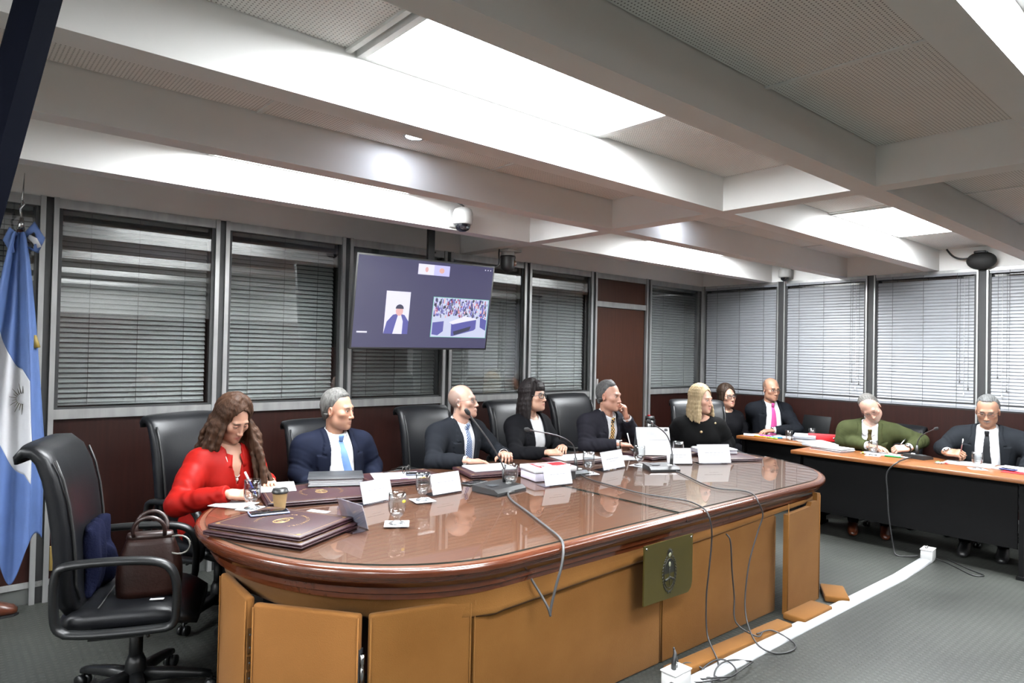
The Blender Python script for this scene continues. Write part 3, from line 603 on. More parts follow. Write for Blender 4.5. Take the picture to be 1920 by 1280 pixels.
# ================================================================ people: smooth solid modelling on voxel grids
class Field:
    def __init__(s, lo, hi, h):
        s.lo = np.array(lo, np.float32); s.h = h
        s.n = np.ceil((np.array(hi) - np.array(lo)) / h).astype(int) + 1
        s.ax = [s.lo[i] + h * np.arange(s.n[i], dtype=np.float32) for i in range(3)]
        s.D = np.full(tuple(s.n), 0.06, np.float32)
    def sub(s, lo, hi, pad):
        sl = []
        for i in range(3):
            a = int(np.floor((lo[i] - pad - s.lo[i]) / s.h)); b = int(np.ceil((hi[i] + pad - s.lo[i]) / s.h)) + 1
            sl.append(slice(max(0, min(a, s.n[i])), max(0, min(b, s.n[i]))))
        X = s.ax[0][sl[0]][:, None, None]; Y = s.ax[1][sl[1]][None, :, None]; Z = s.ax[2][sl[2]][None, None, :]
        return tuple(sl), X, Y, Z
    def comb(s, sl, d, k, op):
        a = s.D[sl]
        if a.size == 0: return
        if op == 'u':
            if k > 0: h = np.clip(0.5 + 0.5 * (a - d) / k, 0, 1); s.D[sl] = a + (d - a) * h - k * h * (1 - h)
            else: s.D[sl] = np.minimum(a, d)
        elif op == 's':
            d = -d
            if k > 0: h = np.clip(0.5 + 0.5 * (d - a) / k, 0, 1); s.D[sl] = a + (d - a) * h + k * h * (1 - h)
            else: s.D[sl] = np.maximum(a, d)
        elif op == 'i':
            s.D[sl] = np.maximum(a, d)
    def cap(s, a, b, r1, r2=None, k=0.02, op='u', flat=None, rip=0.0, nrip=6.0, ph=0.0):
        a = np.array(a, np.float32); b = np.array(b, np.float32); r2 = r1 if r2 is None else r2; R = max(r1, r2)
        sl, X, Y, Z = s.sub(np.minimum(a, b) - R, np.maximum(a, b) + R, k + 4 * s.h + 0.02)
        ab = b - a; L2 = float(ab @ ab) + 1e-9
        px, py, pz = X - a[0], Y - a[1], Z - a[2]
        t = np.clip((px * ab[0] + py * ab[1] + pz * ab[2]) / L2, 0, 1)
        qx, qy, qz = px - t * ab[0], py - t * ab[1], pz - t * ab[2]
        if flat is not None:   # squash along a direction: flat=(dir, factor)
            fd, ff = np.array(flat[0], np.float32), flat[1]; c = (qx * fd[0] + qy * fd[1] + qz * fd[2]) * (1 / ff - 1)
            qx, qy, qz = qx + c * fd[0], qy + c * fd[1], qz + c * fd[2]
        r = r1 + (r2 - r1) * t
        if rip: r = r + rip * np.sin(2 * np.pi * nrip * t + 9 * (qx + qz) / R * .4 + ph) * np.sin(np.pi * t)
        d = np.sqrt(qx * qx + qy * qy + qz * qz) - r
        if flat is not None: d = d * min(1, flat[1])
        s.comb(sl, d, k, op); return s
    def ell(s, c, r, k=0.02, op='u', M=None):
        c = np.array(c, np.float32); r = np.array(r, np.float32); R = float(r.max())
        sl, X, Y, Z = s.sub(c - R, c + R, k + 4 * s.h + 0.02)
        x, y, z = X - c[0], Y - c[1], Z - c[2]
        if M is not None:
            M = np.array(M, np.float32); x, y, z = M[0, 0] * x + M[1, 0] * y + M[2, 0] * z, M[0, 1] * x + M[1, 1] * y + M[2, 1] * z, M[0, 2] * x + M[1, 2] * y + M[2, 2] * z
        k0 = np.sqrt((x / r[0]) ** 2 + (y / r[1]) ** 2 + (z / r[2]) ** 2); k1 = np.sqrt((x / r[0] ** 2) ** 2 + (y / r[1] ** 2) ** 2 + (z / r[2] ** 2) ** 2) + 1e-6
        s.comb(sl, k0 * (k0 - 1) / k1, k, op); return s
    def box(s, c, d, r=0.005, k=0.0, op='u', M=None):
        c = np.array(c, np.float32); hx = np.array(d, np.float32) / 2 - r; R = float(np.linalg.norm(hx)) + r
        sl, X, Y, Z = s.sub(c - R, c + R, k + 4 * s.h + 0.01)
        x, y, z = X - c[0], Y - c[1], Z - c[2]
        if M is not None:
            M = np.array(M, np.float32); x, y, z = M[0, 0] * x + M[1, 0] * y + M[2, 0] * z, M[0, 1] * x + M[1, 1] * y + M[2, 1] * z, M[0, 2] * x + M[1, 2] * y + M[2, 2] * z
        qx, qy, qz = np.abs(x) - hx[0], np.abs(y) - hx[1], np.abs(z) - hx[2]
        dd = np.sqrt(np.maximum(qx, 0) ** 2 + np.maximum(qy, 0) ** 2 + np.maximum(qz, 0) ** 2) + np.minimum(np.maximum(qx, np.maximum(qy, qz)), 0) - r
        s.comb(sl, dd, k, op); return s
    def fn(s, f, op, k=0.0):
        """f(X,Y,Z)->distance over the whole grid"""
        X = s.ax[0][:, None, None]; Y = s.ax[1][None, :, None]; Z = s.ax[2][None, None, :]
        sl = (slice(None),) * 3
        if op == '+': s.D = (s.D + f(X, Y, Z)).astype(np.float32)
        else: s.comb(sl, f(X, Y, Z), k, op)
        return s
    def at(s, p):
        i = np.clip(((np.asarray(p) - s.lo) / s.h), 0, s.n - 1.001); i0 = i.astype(int); f = i - i0; v = 0
        for dx in (0, 1):
            for dy in (0, 1):
                for dz in (0, 1): v = v + s.D[i0[..., 0] + dx, i0[..., 1] + dy, i0[..., 2] + dz] * np.where(dx, f[..., 0], 1 - f[..., 0]) * np.where(dy, f[..., 1], 1 - f[..., 1]) * np.where(dz, f[..., 2], 1 - f[..., 2])
        return v
    def trace(s, p, d, tmax=0.4):
        """first surface hit from p along d"""
        p = np.array(p, float); d = np.array(d, float); t = 0.0; prev = None
        while t < tmax:
            v = float(s.at(p + d * t))
            if v < 0: return p + d * (t - s.h * 0.25)
            t += s.h * 0.5
        return None
    def mesh(s):
        D = s.D.copy(); 
        for i in range(3):
            sl0 = [slice(None)] * 3; sl0[i] = 0; D[tuple(sl0)] = np.maximum(D[tuple(sl0)], 1e-3); sl0[i] = -1; D[tuple(sl0)] = np.maximum(D[tuple(sl0)], 1e-3)
        S = D < 0; nx, ny, nz = D.shape
        c = np.zeros((nx - 1, ny - 1, nz - 1), np.uint8)
        for dx in (0, 1):
            for dy in (0, 1):
                for dz in (0, 1): c += S[dx:nx - 1 + dx, dy:ny - 1 + dy, dz:nz - 1 + dz]
        act = np.argwhere((c > 0) & (c < 8)); idx = np.full(c.shape, -1, np.int32); idx[act[:, 0], act[:, 1], act[:, 2]] = np.arange(len(act))
        P = np.zeros((len(act), 3)); W = np.zeros(len(act)); i, j, k = act.T
        E = []
        for a in range(3):
            b, e = (a + 1) % 3, (a + 2) % 3
            for p in (0, 1):
                for q in (0, 1):
                    o0 = [0, 0, 0]; o0[b] = p; o0[e] = q; o1 = list(o0); o1[a] = 1; E.append((o0, o1))
        for o0, o1 in E:
            v0 = D[i + o0[0], j + o0[1], k + o0[2]]; v1 = D[i + o1[0], j + o1[1], k + o1[2]]; m = (v0 < 0) != (v1 < 0)
            t = np.where(m, v0 / np.where(m, v0 - v1, 1), 0)
            for q in range(3): P[:, q] += np.where(m, o0[q] + t * (o1[q] - o0[q]), 0)
            W += m
        P = P / W[:, None] + act; V = s.lo + P * s.h; Fs = []
        for a in range(3):
            b, e = (a + 1) % 3, (a + 2) % 3; sh = [slice(None)] * 3; sh2 = [slice(None)] * 3; sh[a] = slice(0, -1); sh2[a] = slice(1, None)
            x = S[tuple(sh)] != S[tuple(sh2)]; pts = np.argwhere(x)
            ok = (pts[:, b] > 0) & (pts[:, e] > 0) & (pts[:, b] < D.shape[b] - 1) & (pts[:, e] < D.shape[e] - 1); pts = pts[ok]
            ins = S[tuple(sh)][pts[:, 0], pts[:, 1], pts[:, 2]]
            def cell(db, de): q = pts.copy(); q[:, b] += db; q[:, e] += de; return idx[q[:, 0], q[:, 1], q[:, 2]]
            q = np.stack([cell(-1, -1), cell(0, -1), cell(0, 0), cell(-1, 0)], 1); q[~ins] = q[~ins][:, ::-1]; Fs.append(q)
        return V, np.concatenate(Fs)
def np_obj(name, V, F, m, parent, col=None, mi=None):
    me = bpy.data.meshes.new(name); n = len(F)
    me.vertices.add(len(V)); me.vertices.foreach_set('co', np.asarray(V, np.float32).ravel())
    me.loops.add(4 * n); me.loops.foreach_set('vertex_index', np.asarray(F, np.int32).ravel()); me.polygons.add(n)
    me.polygons.foreach_set('loop_start', np.arange(0, 4 * n, 4, dtype=np.int32)); me.polygons.foreach_set('loop_total', np.full(n, 4, np.int32)); me.polygons.foreach_set('use_smooth', np.ones(n, bool))
    me.update(calc_edges=True); me.validate()
    if col is not None:
        a = me.color_attributes.new('Col', 'FLOAT_COLOR', 'POINT'); a.data.foreach_set('color', np.concatenate([col, np.ones((len(V), 1))], 1).astype(np.float32).ravel())
    for q in (m if isinstance(m, (list, tuple)) else [m]): me.materials.append(q)
    if mi is not None: me.polygons.foreach_set('material_index', mi)
    return link(name, me, parent)
_rng = np.random.RandomState(3)
_dirs = _rng.normal(size=(40, 3)); _dirs /= np.linalg.norm(_dirs, axis=1)[:, None]; _ph = _rng.uniform(0, 6.28, 40)
def noise3(X, Y, Z, fr, seed=0, n=5):
    v = 0
    for i in range(n):
        d = _dirs[(seed * 7 + i) % 40]; v = v + np.sin(fr * (0.7 + .15 * i) * (d[0] * X + d[1] * Y + d[2] * Z) + _ph[(seed * 5 + i) % 40])
    return v / n
def v3(*a): return np.array(a, float)
def unit(v): v = np.asarray(v, float); return v / (np.linalg.norm(v) + 1e-12)
SKIN = mat('skin', (1, 1, 1), 0.48, var=0.05, scale=40, attr='Col', sub=0.12, bump=0.04, bscale=260, spec=0.4)
EYEW = mat('eye_white', (0.62, 0.59, 0.56), 0.2, var=0.0); IRIS = mat('eye_iris', (0.03, 0.018, 0.012), 0.15); NAIL = None
SHIRTW = mat('white_shirt_cotton', (0.80, 0.81, 0.84), 0.75, var=0.02, bump=0.05, bscale=150)
LENS = glassy('spectacle_lens', (0.95, 0.96, 0.97), ior=1.45)
def hand(side, curl, thumb=0.35, spread=0.06, h=0.0032, s=1.0):
    """hand mesh: wrist at origin, fingers to +Y, back of the hand +Z; side=+1 right hand (thumb at -X)"""
    f = Field((-.075 * s, -.06 * s, -.095 * s), (.075 * s, .205 * s, .065 * s), h); T = -side
    f.cap(v3(0, -.022, 0) * s, v3(0, .0, 0) * s, .0255 * s, .0245 * s, 0, flat=((0, 0, 1), .80))
    f.box(v3(0, .045, -.002) * s, v3(.078, .092, .026) * s, .012 * s, .018 * s); f.ell(v3(T * .024, .028, -.010) * s, v3(.020, .034, .016) * s, .012 * s)
    f.box(v3(0, .078, .0) * s, v3(.078, .03, .022) * s, .010 * s, .008 * s)
    L = [.074, .083, .077, .060]; R = [.0088, .0092, .0088, .0078]
    for i in range(4):
        x = T * (.029 - .0193 * i); c = curl[i] if isinstance(curl[0], (list, tuple)) else curl; a = 0; p = v3(x, .088 - .006 * (i == 3) - .002 * (i == 0), .002) * s; sx = T * spread * (1.5 - i)
        for q, fr in enumerate((.46, .30, .24)):
            a += c[q]; d = v3(math.sin(sx), math.cos(sx) * math.cos(a), -math.sin(a)); e = p + d * L[i] * fr * s
            f.cap(p, e, R[i] * (1 - .10 * q) * s, R[i] * (.92 - .12 * q) * s, .005 * s); p = e
    p = v3(T * .030, .022, -.010) * s; ang = thumb
    for q, (l, r) in enumerate(((.042, .0125), (.034, .0105), (.027, .0095))):
        a = .95 - .28 * q; d = unit(v3(T * math.sin(a) * (1 - .5 * ang), math.cos(a), -.35 - ang * .7)); e = p + d * l * s; f.cap(p, e, r * s, r * .9 * s, .008 * s); p = e
    return f.mesh()
def frame(y, z):
    """3x3 with columns x,y,z from a forward (y) and an approximate up (z)"""
    y = unit(y); z = np.asarray(z, float); z = unit(z - y * (z @ y)); x = np.cross(y, z); return np.stack([x, y, z], 1)
def ik(sh, wr, l1, l2, pole):
    d = wr - sh; L = np.linalg.norm(d); 
    if L > (l1 + l2) * .995: k = L / (l1 + l2) * 1.006; l1 *= k; l2 *= k
    u = d / L; a = (l1 * l1 - l2 * l2 + L * L) / (2 * L); hgt = math.sqrt(max(1e-6, l1 * l1 - a * a)); p = np.asarray(pole, float); p = unit(p - u * (p @ u)); return sh + u * a + p * hgt
HEADBOX = ((-.115, -.145, -.24), (.115, .155, .165))
def head_field(neck_base, sex, g, h=0.0034):
    f = Field(HEADBOX[0], HEADBOX[1], h); w = g.get('w', 1.0); j = g.get('jaw', 1.0)
    f.ell((0, -.018, .038), (.0765 * w, .099, .093), 0); f.ell((0, .022, -.028), (.064 * w, .070, .092), .03)
    f.ell((0, .035, -.080), (.048 * w * j, .050, .040), .03); f.ell((0, .072, -.104), (.022 * j, .019, .017), .022)
    for sx in (-1, 1): f.ell((sx * .046 * w * j, .004, -.066), (.018, .030, .030), .03); f.ell((sx * .046 * w, .058, -.018), (.020, .020, .018), .025)
    f.cap((-.036, .078, .026), (.036, .078, .026), .0105 if sex == 'm' else .0085, k=.02)
    for sx in (-1, 1): f.ell((sx * .031, .098, .005), (.020, .017, .0135), .012, 's')
    for sx in (-1, 1): f.ell((sx * .031, .0745, .005), (.0165, .0150, .0138), .003)
    op = g.get('eye', 1.0)
    for sx in (-1, 1): f.box((sx * .031, .091, .0045 - .004 * (1 - op)), (.026, .02, .0088 * op + .0008), .003, .0015, 's')
    nl = g.get('nose', 1.0); f.cap((0, .086, .014), (0, .089 + .016 * nl, -.034), .0078, .0098, .010); f.ell((0, .090 + .016 * nl, -.0375), (.0112, .0098, .0088), .007)
    for sx in (-1, 1): f.ell((sx * .0115, .096, -.0405), (.0075, .0095, .007), .006)
    for sx in (-1, 1): f.cap((sx * .019, .085, -.066), (0, .0945, -.0648), .0040, .0050, .006); f.cap((sx * .017, .084, -.0735), (0, .0925, -.0752), .0040, .0058, .006)
    f.box((0, .102, -.0695), (.044, .012, .0022), .001, .002, 's')
    for sx in (-1, 1):
        M = np.array(Euler((0.15, 0, -sx * .38)).to_matrix()); f.ell((sx * .0775 * w, -.014, -.006), (.0085, .021, .033), .008, M=M); f.ell((sx * .0835 * w, -.010, -.002), (.005, .011, .018), .003, 's', M=M)
    nr = g.get('neck', .0535 if sex == 'm' else .044)
    nb = np.array(neck_base, float); f.cap((0, -.030, -.065), nb, nr * .98, nr * 1.08, .016)
    if sex == 'm': f.ell((0, .006, -.145), (.012, .014, .014), .02)
    if g.get('chins'): f.ell((0, .020, -.112), (.042, .040, .018), .025)
    return f
def head_color(V, skin, g, hairc, sex):
    x, y, z = V.T; n = len(V); c = np.tile(np.array(skin), (n, 1))
    def blend(m, col): 
        nonlocal c; m = np.clip(m, 0, 1)[:, None]; c = c * (1 - m) + np.array(col) * m
    cheek = np.exp(-(((np.abs(x) - .042) / .02) ** 2 + ((z + .025) / .022) ** 2)) * (y > .03); blend(cheek * .35, np.array(skin) * [1.05, .78, .75])
    nose = np.exp(-((x / .014) ** 2 + ((z + .035) / .018) ** 2)) * (y > .095); blend(nose * .2, np.array(skin) * [1.02, .82, .79])
    ear = (np.abs(x) > .070) & (np.abs(z) < .04) & (y < .01); blend(ear * .35, np.array(skin) * [1.05, .75, .72])
    lip = np.exp(-((x / .022) ** 4 + ((z + .070) / .0095) ** 4)) * (y > .082); blend(lip * (.8 if sex == 'f' else .5), g.get('lip', (.42, .13, .11) if sex == 'f' else np.array(skin) * [.80, .55, .52]))
    slot = np.exp(-((x / .022) ** 4 + ((z + .0695) / .0028) ** 2)) * (y > .08); blend(slot * .55, np.array(skin) * .25)
    br = g.get('brow', hairc); ba = np.abs(x); bz = .0275 - .10 * (ba - .03) * (ba > .03) - .0; brow = np.exp(-(((z - bz) / .0056) ** 4 + ((ba - .031) / .019) ** 6)) * (y > .05); blend(brow * min(1, g.get('brow_a', .8) + .15), np.array(br) * .4)
    ew = (np.abs(ba - .031) < .018) & (y > .06); lash = ew * np.exp(-((z - .0098 + .006 * (1 - g.get('eye', 1))) / .0026) ** 2); blend(lash * (.8 if sex == 'f' else .55), (.03, .02, .018))
    under = ew * np.exp(-((z + .008) / .006) ** 2); blend(under * .25, np.array(skin) * [.75, .6, .58])
    if 'beard' in g:
        a, col = g['beard']; bm = ((z < -.048) & (y > .0) & (z > -.13)) * np.clip((-.045 - z) / .012, 0, 1) * (1 - np.exp(-((x / .02) ** 4 + ((z + .070) / .008) ** 4))) * np.clip(1.2 - ba / .06, 0, 1); blend(bm * a, col)
    if 'stache' in g:
        a, col = g['stache']; bm = np.exp(-((x / .026) ** 4 + ((z + .056 + .12 * ba) / .0075) ** 4)) * (y > .07); blend(bm * a, col)
    if 'scalp' in g:   # shaved or thin hair: a tint of the scalp
        a, col = g['scalp']; yl = np.interp(z, [-.06, -.02, .03, .06, .09], [-.05, -.01, .02, .01, -.02]); m = np.clip((yl - y) / .015, 0, 1) * (z > -.075) * (z < .095); blend(m * a, col)
    return c
def short_hair(f0, g, seed):
    """cap of hair fitted over the skull, cut along a hair line"""
    f = Field(HEADBOX[0], (.115, .155, .185), .0042); t = g.get('t', .012); w = g.get('hw', 1.0)
    f.ell((0, -.020, .040), (.0775 * w + t, .099 + t, .094 + t * g.get('top', 1.2)), 0)
    if g.get('front'): f.ell((g.get('part', 0) * .02, .036, .108), (.058, .044, .028 + g['front']), .03)
    for sx in (-1, 1): f.ell((sx * .067 * w, -.015, -.005), (.013 + t * .5, .05, .05), .02)
    f.ell((0, -.085, -.03), (.05, .028, .05), .02)
    zz, yy = g.get('line', ([-.10, -.06, -.035, -.01, .02, .05, .075, .10, .12, .16], [-.06, -.05, -.025, .012, .030, .046, .059, .063, .060, .060]))
    am, fr = g.get('lump', (.002, 90))
    f.fn(lambda X, Y, Z: am * noise3(X, Y, Z * .6, fr, seed, 7) + (0 if g.get('curly') else am * .4) * np.sin(46 * np.arctan2(X + g.get('part', 0) * .02, Z + .05) + 30 * Y + 3 * np.sin(30 * Y + 20 * X)), '+')
    f.fn(lambda X, Y, Z: (t + g.get('front', 0) + .004) * np.clip(1 + (Y + .25 * np.abs(X) - np.interp(Z, zz, yy)) / .055, 0, 1) * (Z > -.02), '+')
    f.fn(lambda X, Y, Z: np.maximum((Y + .25 * np.abs(X) - .0 - np.interp(Z, zz, yy)) * .8 + .004 * noise3(X, Y, Z, 150, seed + 2), -(Z + g.get('nape', .075))), 'i')
    for sx in (-1, 1): f.ell((sx * .082, -.010, -.008), (.022, .026, .036), .004, 's')
    if 'bald' in g: f.ell((0, g['bald'][0], .12), (g['bald'][1], g['bald'][2], .09), .01, 's')
    return f.mesh()
def long_hair(Hm, hs, g, seed):
    """locks combed over the skull and falling with gravity; returns verts in body space. Hm 3x3 head axes, origin hc"""
    rng = np.random.RandomState(seed); hc = g['hc']; hw = .0865; lo = hc + v3(-.26, -.26, -g['len'] - .06); hi = hc + v3(.26, .26, .22)
    f = Field(lo, hi, .0050); H = lambda p: hc + Hm @ (np.asarray(p) * hs)
    f2 = Field(HEADBOX[0], (.115, .155, .185), .005); 
    cap_c = v3(0, -.020, .042); cr = v3(.083, .105, .102)
    part = g.get('part', 0.0)
    for side in (-1, 1):
        n = g.get('n', 26)
        for i in range(n):
            u = i / (n - 1); az = math.radians(g.get('az0', 38) + (172 - g.get('az0', 38)) * u) ; pts = []
            for q in range(7):
                el = math.radians(80 - 92 * q / 6); az2 = az * (0.75 + .25 * q / 6) if u < .6 else az
                d = v3(side * math.sin(az2) * math.cos(el), math.cos(az2) * math.cos(el), math.sin(el)); p = cap_c + d * cr * (1 + .03 * rng.uniform(-1, 1)); p[0] += part * .022 * (1 - q / 6); pts.append(H(p))
            end = pts[-1]; drop = g['len'] * g.get('side_len', {}).get(side, 1.0) * (1 + .10 * rng.uniform(-1, 1)) * (g.get('shortfront', 1.0) if u < .35 else 1.0); sd = g.get('side_fwd', {}).get(side, 0.0)
            ph = rng.uniform(0, 6.28); out = unit(end - hc) + g.get('scatter', .0) * rng.normal(size=3); out[2] = 0; m = max(4, int(drop / .035))
            cur = end.copy(); fw = Hm[:, 1].copy(); fw[2] = 0
            for q in range(1, m + 1):
                t = q / m; wv = g.get('wave', 0.0) * math.sin(5.5 * t * drop / .25 + ph)
                p = end + v3(0, 0, -drop * t) + out * (g.get('flare', .02) * math.sin(min(1, t * 1.3) * 1.6) + wv) + fw * (sd * t * (1.2 - u)) ; pts.append(p)
            r0 = g.get('r0', .0125); kk = g.get('k', .012)
            for q in range(len(pts) - 1):
                t = q / (len(pts) - 1); f.cap(pts[q], pts[q + 1], r0 * (1 - .25 * t) if t < .85 else r0 * .7, r0 * (1 - .25 * t - .05), kk)
    if g.get('bangs'):
        for i in range(15):
            x = -.062 + .124 * i / 14; pts = [H((x * .5, .040, .130)), H((x * .85, .072, .112)), H((x, .088 - 4.5 * x * x, .080)), H((x * 1.05, .092 - 6 * x * x, .052 + .010 * math.sin(i * 2.3)))]
            for a, b in zip(pts[:-1], pts[1:]): f.cap(a, b, .0062, .0045, .005)
    # the scalp under the locks
    M = Hm; f.ell(H(cap_c), (cr + .004) * hs, .012, M=Hm.copy())
    X = f.ax[0][:, None, None] - hc[0]; Y = f.ax[1][None, :, None] - hc[1]; Z = f.ax[2][None, None, :] - hc[2]
    lx = (Hm[0, 0] * X + Hm[1, 0] * Y + Hm[2, 0] * Z) / hs; ly = (Hm[0, 1] * X + Hm[1, 1] * Y + Hm[2, 1] * Z) / hs; lz = (Hm[0, 2] * X + Hm[1, 2] * Y + Hm[2, 2] * Z) / hs
    # clear the face
    fw_ = g.get('facew', .060); cut = np.maximum(np.maximum(np.abs(lx - part * .004) - np.interp(lz, [-.30, -.10, .0, .06, .09, .105], [fw_ + .004, fw_ + .002, fw_ + .004, fw_ - .004, .030, .0]) , .045 - ly), np.maximum(lz - .112, -.34 - lz))
    if g.get('bangs'): cut = np.maximum(cut, lz - .046)
    cut = np.where(lz < -.13, .05, cut)
    f.comb((slice(None),) * 3, cut.astype(np.float32), .010, 's')
    ang = np.arctan2(lx, ly + .02); f.D = (f.D + .0010 * np.sin(70 * ang + 1.2 * np.sin(14 * lz + 5 * ang)) + .0010 * np.sin(37 * ang + 1.3 + .8 * np.sin(9 * lz))).astype(np.float32)
    return f.mesh()
def glasses_obj(parent, T, style, m):
    """spectacles in head space, moved by T (4x4)"""
    w, hgt, r, zc = style.get('w', .050), style.get('h', .034), style.get('r', .0022), style.get('z', .003); root = None; mb = MB(); yb = style.get('y', .099)
    for sx in (-1, 1):
        cx = sx * (.0335 if w > .045 else .032); pts = []
        for i in range(20):
            a = 2 * math.pi * i / 20; ca, sa = math.cos(a), math.sin(a); e = 2 / style.get('e', 3.2); px = cx + w / 2 * math.copysign(abs(ca) ** e, ca); pz = zc + hgt / 2 * math.copysign(abs(sa) ** e, sa); pts.append((px, yb - 7 * (px * px) * .6 - .0, pz))
        mb.tube(pts, r, 6, closed=True)
    g = mb
    g.tube([(-.010, yb - .001, zc + .006), (0, yb + .003, zc + .009), (.010, yb - .001, zc + .006)], r, 6)
    for sx in (-1, 1): g.tube([(sx * (.0335 + w / 2 - .001), yb - .014, zc + .008), (sx * .074, .070, zc + .009), (sx * .0825, .01, zc + .008), (sx * .082, -.022, zc + .001), (sx * .080, -.036, zc - .014)], r * .9, 6)
    o = g.build('spectacles', m, parent); o.data.transform(T)
    lm = MB()
    for sx in (-1, 1):
        cx = sx * .0335; lm.add([(cx + w / 2 * .92 * math.cos(2 * math.pi * i / 14), yb - .002 - 4.2 * (cx + w / 2 * .92 * math.cos(2 * math.pi * i / 14)) ** 2, zc + hgt / 2 * .9 * math.sin(2 * math.pi * i / 14)) for i in range(14)], [tuple(range(14))])
    l = lm.build('lenses', LENS, o); l.data.transform(T); return o
def person(cfg):
    g = cfg; sex = g.get('sex', 'm'); hs = g.get('hs', .985 if sex == 'm' else .955); bs = g.get('bs', 1.05 if sex == 'm' else .98)
    hw = np.array(g['head'], float) - v3(0, 0, .010); bf = unit(v3(*g['face'], 0)); bx = np.cross(bf, v3(0, 0, 1))      # body forward, body right (+x local)
    Rb = np.stack([bx, bf, v3(0, 0, 1)], 1)          # local -> world
    lean = g.get('lean', .07); side = g.get('sidelean', 0.0)
    hf = unit(np.array(g['gaze'], float)); up0 = v3(0, 0, 1) + g.get('roll', 0) * np.cross(hf, v3(0, 0, 1)); Hw = frame(hf, up0)
    nbw = hw + v3(0, 0, -g.get('necklen', .172 if sex == 'm' else .185) * hs) - unit(v3(hf[0], hf[1], 0)) * .02 * hs - bf * g.get('neckback', .015)
    root_w = nbw - bf * lean - bx * side; root_w[2] = 0
    root = empty(g.get('name', 'person'), tuple(root_w), math.atan2(-bf[0], bf[1]))
    Lc = lambda p: Rb.T @ (np.asarray(p, float) - root_w)
    nb = Lc(nbw); hc = Lc(hw); Hm = Rb.T @ Hw; hip = v3(0, 0, .575)
    T4 = Matrix([[*(Hm[i] * hs), hc[i]] for i in range(3)] + [[0, 0, 0, 1]])
    up = unit(nb - hip); fwd = unit(v3(0, 1, 0) - up * up[1]); rt = np.cross(fwd, up)
    def tor(x, w, f): return nb + rt * x - up * w + fwd * f          # torso coordinates: right, down from neck, forward
    shw = g.get('shw', .185 if sex == 'm' else .158) * bs; sh = {1: tor(shw, .062 * bs + g.get('shrugR', 0), -.012), -1: tor(-shw, .062 * bs + g.get('shrugL', 0), -.012)}
    l1, l2 = .305 * bs, .265 * bs; arms = {}
    for sd, key in ((1, 'R'), (-1, 'L')):
        a = g[key]; wr = Lc(a['wrist']); el = Lc(a['elbow']) if 'elbow' in a else ik(sh[sd], wr, l1, l2, a.get('pole', v3(sd * .6, -.5, -.8))); arms[sd] = (sh[sd], el, wr, a)
    gir = g.get('girth', 1.0); TL = np.linalg.norm(nb - hip)
    def torso(f, inf, k=.06, bust=0.0):
        f.cap(hip + v3(-.07, 0, -.01), hip + v3(.07, 0, -.01), .118 * bs * gir + inf, k=0)
        for frac, rx, ry, rz, fo in ((.80, .150, .118, .12, .018 * gir), (.55, .152, .116, .13, .020 * gir), (.32, .168, .112, .14, .010), (.20, .165, .098, .10, -.004)):
            rr = v3(rx * bs * (gir if frac > .4 else 1) + inf, ry * bs * gir + inf, rz + inf * .5); f.ell(tor(0, TL * frac, fo), rr, k, M=np.stack([rt, fwd, up], 1))
        for sd in (-1, 1): f.cap(tor(sd * .03, .012, -.012), sh[sd] - rt * sd * .02, .044 * bs + inf, .052 * bs + inf, k)
        if bust:
            for sd in (-1, 1): f.ell(tor(sd * .075, TL * .36, .085), (.062 + inf, .05 + inf, .058 + inf), .05)
    skin = np.array(g['skin']) * np.array([.57, .525, .50])
    # ---- body: head and neck, hands, and the trunk under the clothes, one mesh
    hfld = head_field(Hm.T @ (nb + up * .0 - hc) / hs + np.array([0, 0, -.015]), sex, g.get('geo', {})); V, F = hfld.mesh(); colh = head_color(V, skin, g.get('geo', {}), g['hairc'], sex)
    Vs = [V @ (Hm * hs).T + hc]; Fs = [F]; Cs = [colh]; off = len(V)
    tf = Field(v3(-.33, -.28, .40), v3(.33, .62, nb[2] + .06), .014); torso(tf, 0, .06, sex == 'f')
    for sd in (1, -1):
        s_, e_, w_, a = arms[sd]; tf.cap(s_, e_, .046 * bs, .038 * bs, .03); tf.cap(e_, w_, .036 * bs, .024 * bs, .01); tf.cap(v3(sd * .085, .02, .545), v3(sd * .10, .36, .545), .055, .045, .03)
    V, F = tf.mesh(); Vs.append(V); Fs.append(F + off); Cs.append(np.tile(skin, (len(V), 1))); off += len(V)
    hands = {}
    for sd in (1, -1):
        s_, e_, w_, a = arms[sd]
        if a.get('hide'): continue
        d = Rb.T @ unit(a['dir']); z = Rb.T @ unit(a.get('back', (0, 0, 1))); Mh = frame(d, z); V, F = hand(sd, a.get('curl', (.35, .4, .3)), a.get('thumb', .35), a.get('spread', .06), s=g.get('hands', 1.06 if sex == 'm' else .95))
        hcg = np.tile(skin * [1.02, .93, .90], (len(V), 1)); tip = np.clip((V[:, 1] - .13) / .04, 0, 1)[:, None]; hcg = hcg * (1 - tip * .0) * np.array([1, 1, 1]); Vs.append(V @ Mh.T + w_); Fs.append(F + off); Cs.append(hcg); off += len(V); hands[sd] = (Mh, w_)
    np_obj('body', np.concatenate(Vs), np.concatenate(Fs), SKIN, root, np.concatenate(Cs))
    # ---- eyes
    em = MB(); gz = g.get('eyes', (0, 0))
    for sx in (-1, 1):
        em.ell((sx * .031, .0735, .0045), (.0132, .0132, .0124), 14, 10); 
        em.ell((sx * .031 + gz[0] * .006, .0735 + .0098, .0045 + gz[1] * .004), (.0062, .0045, .0062), 12, 8, mi=1)
    eo = em.build('eyes', [EYEW, IRIS], root); eo.data.transform(T4); eo['kind'] = 'stuff'
    # ---- hair
    hg = g.get('hair'); 
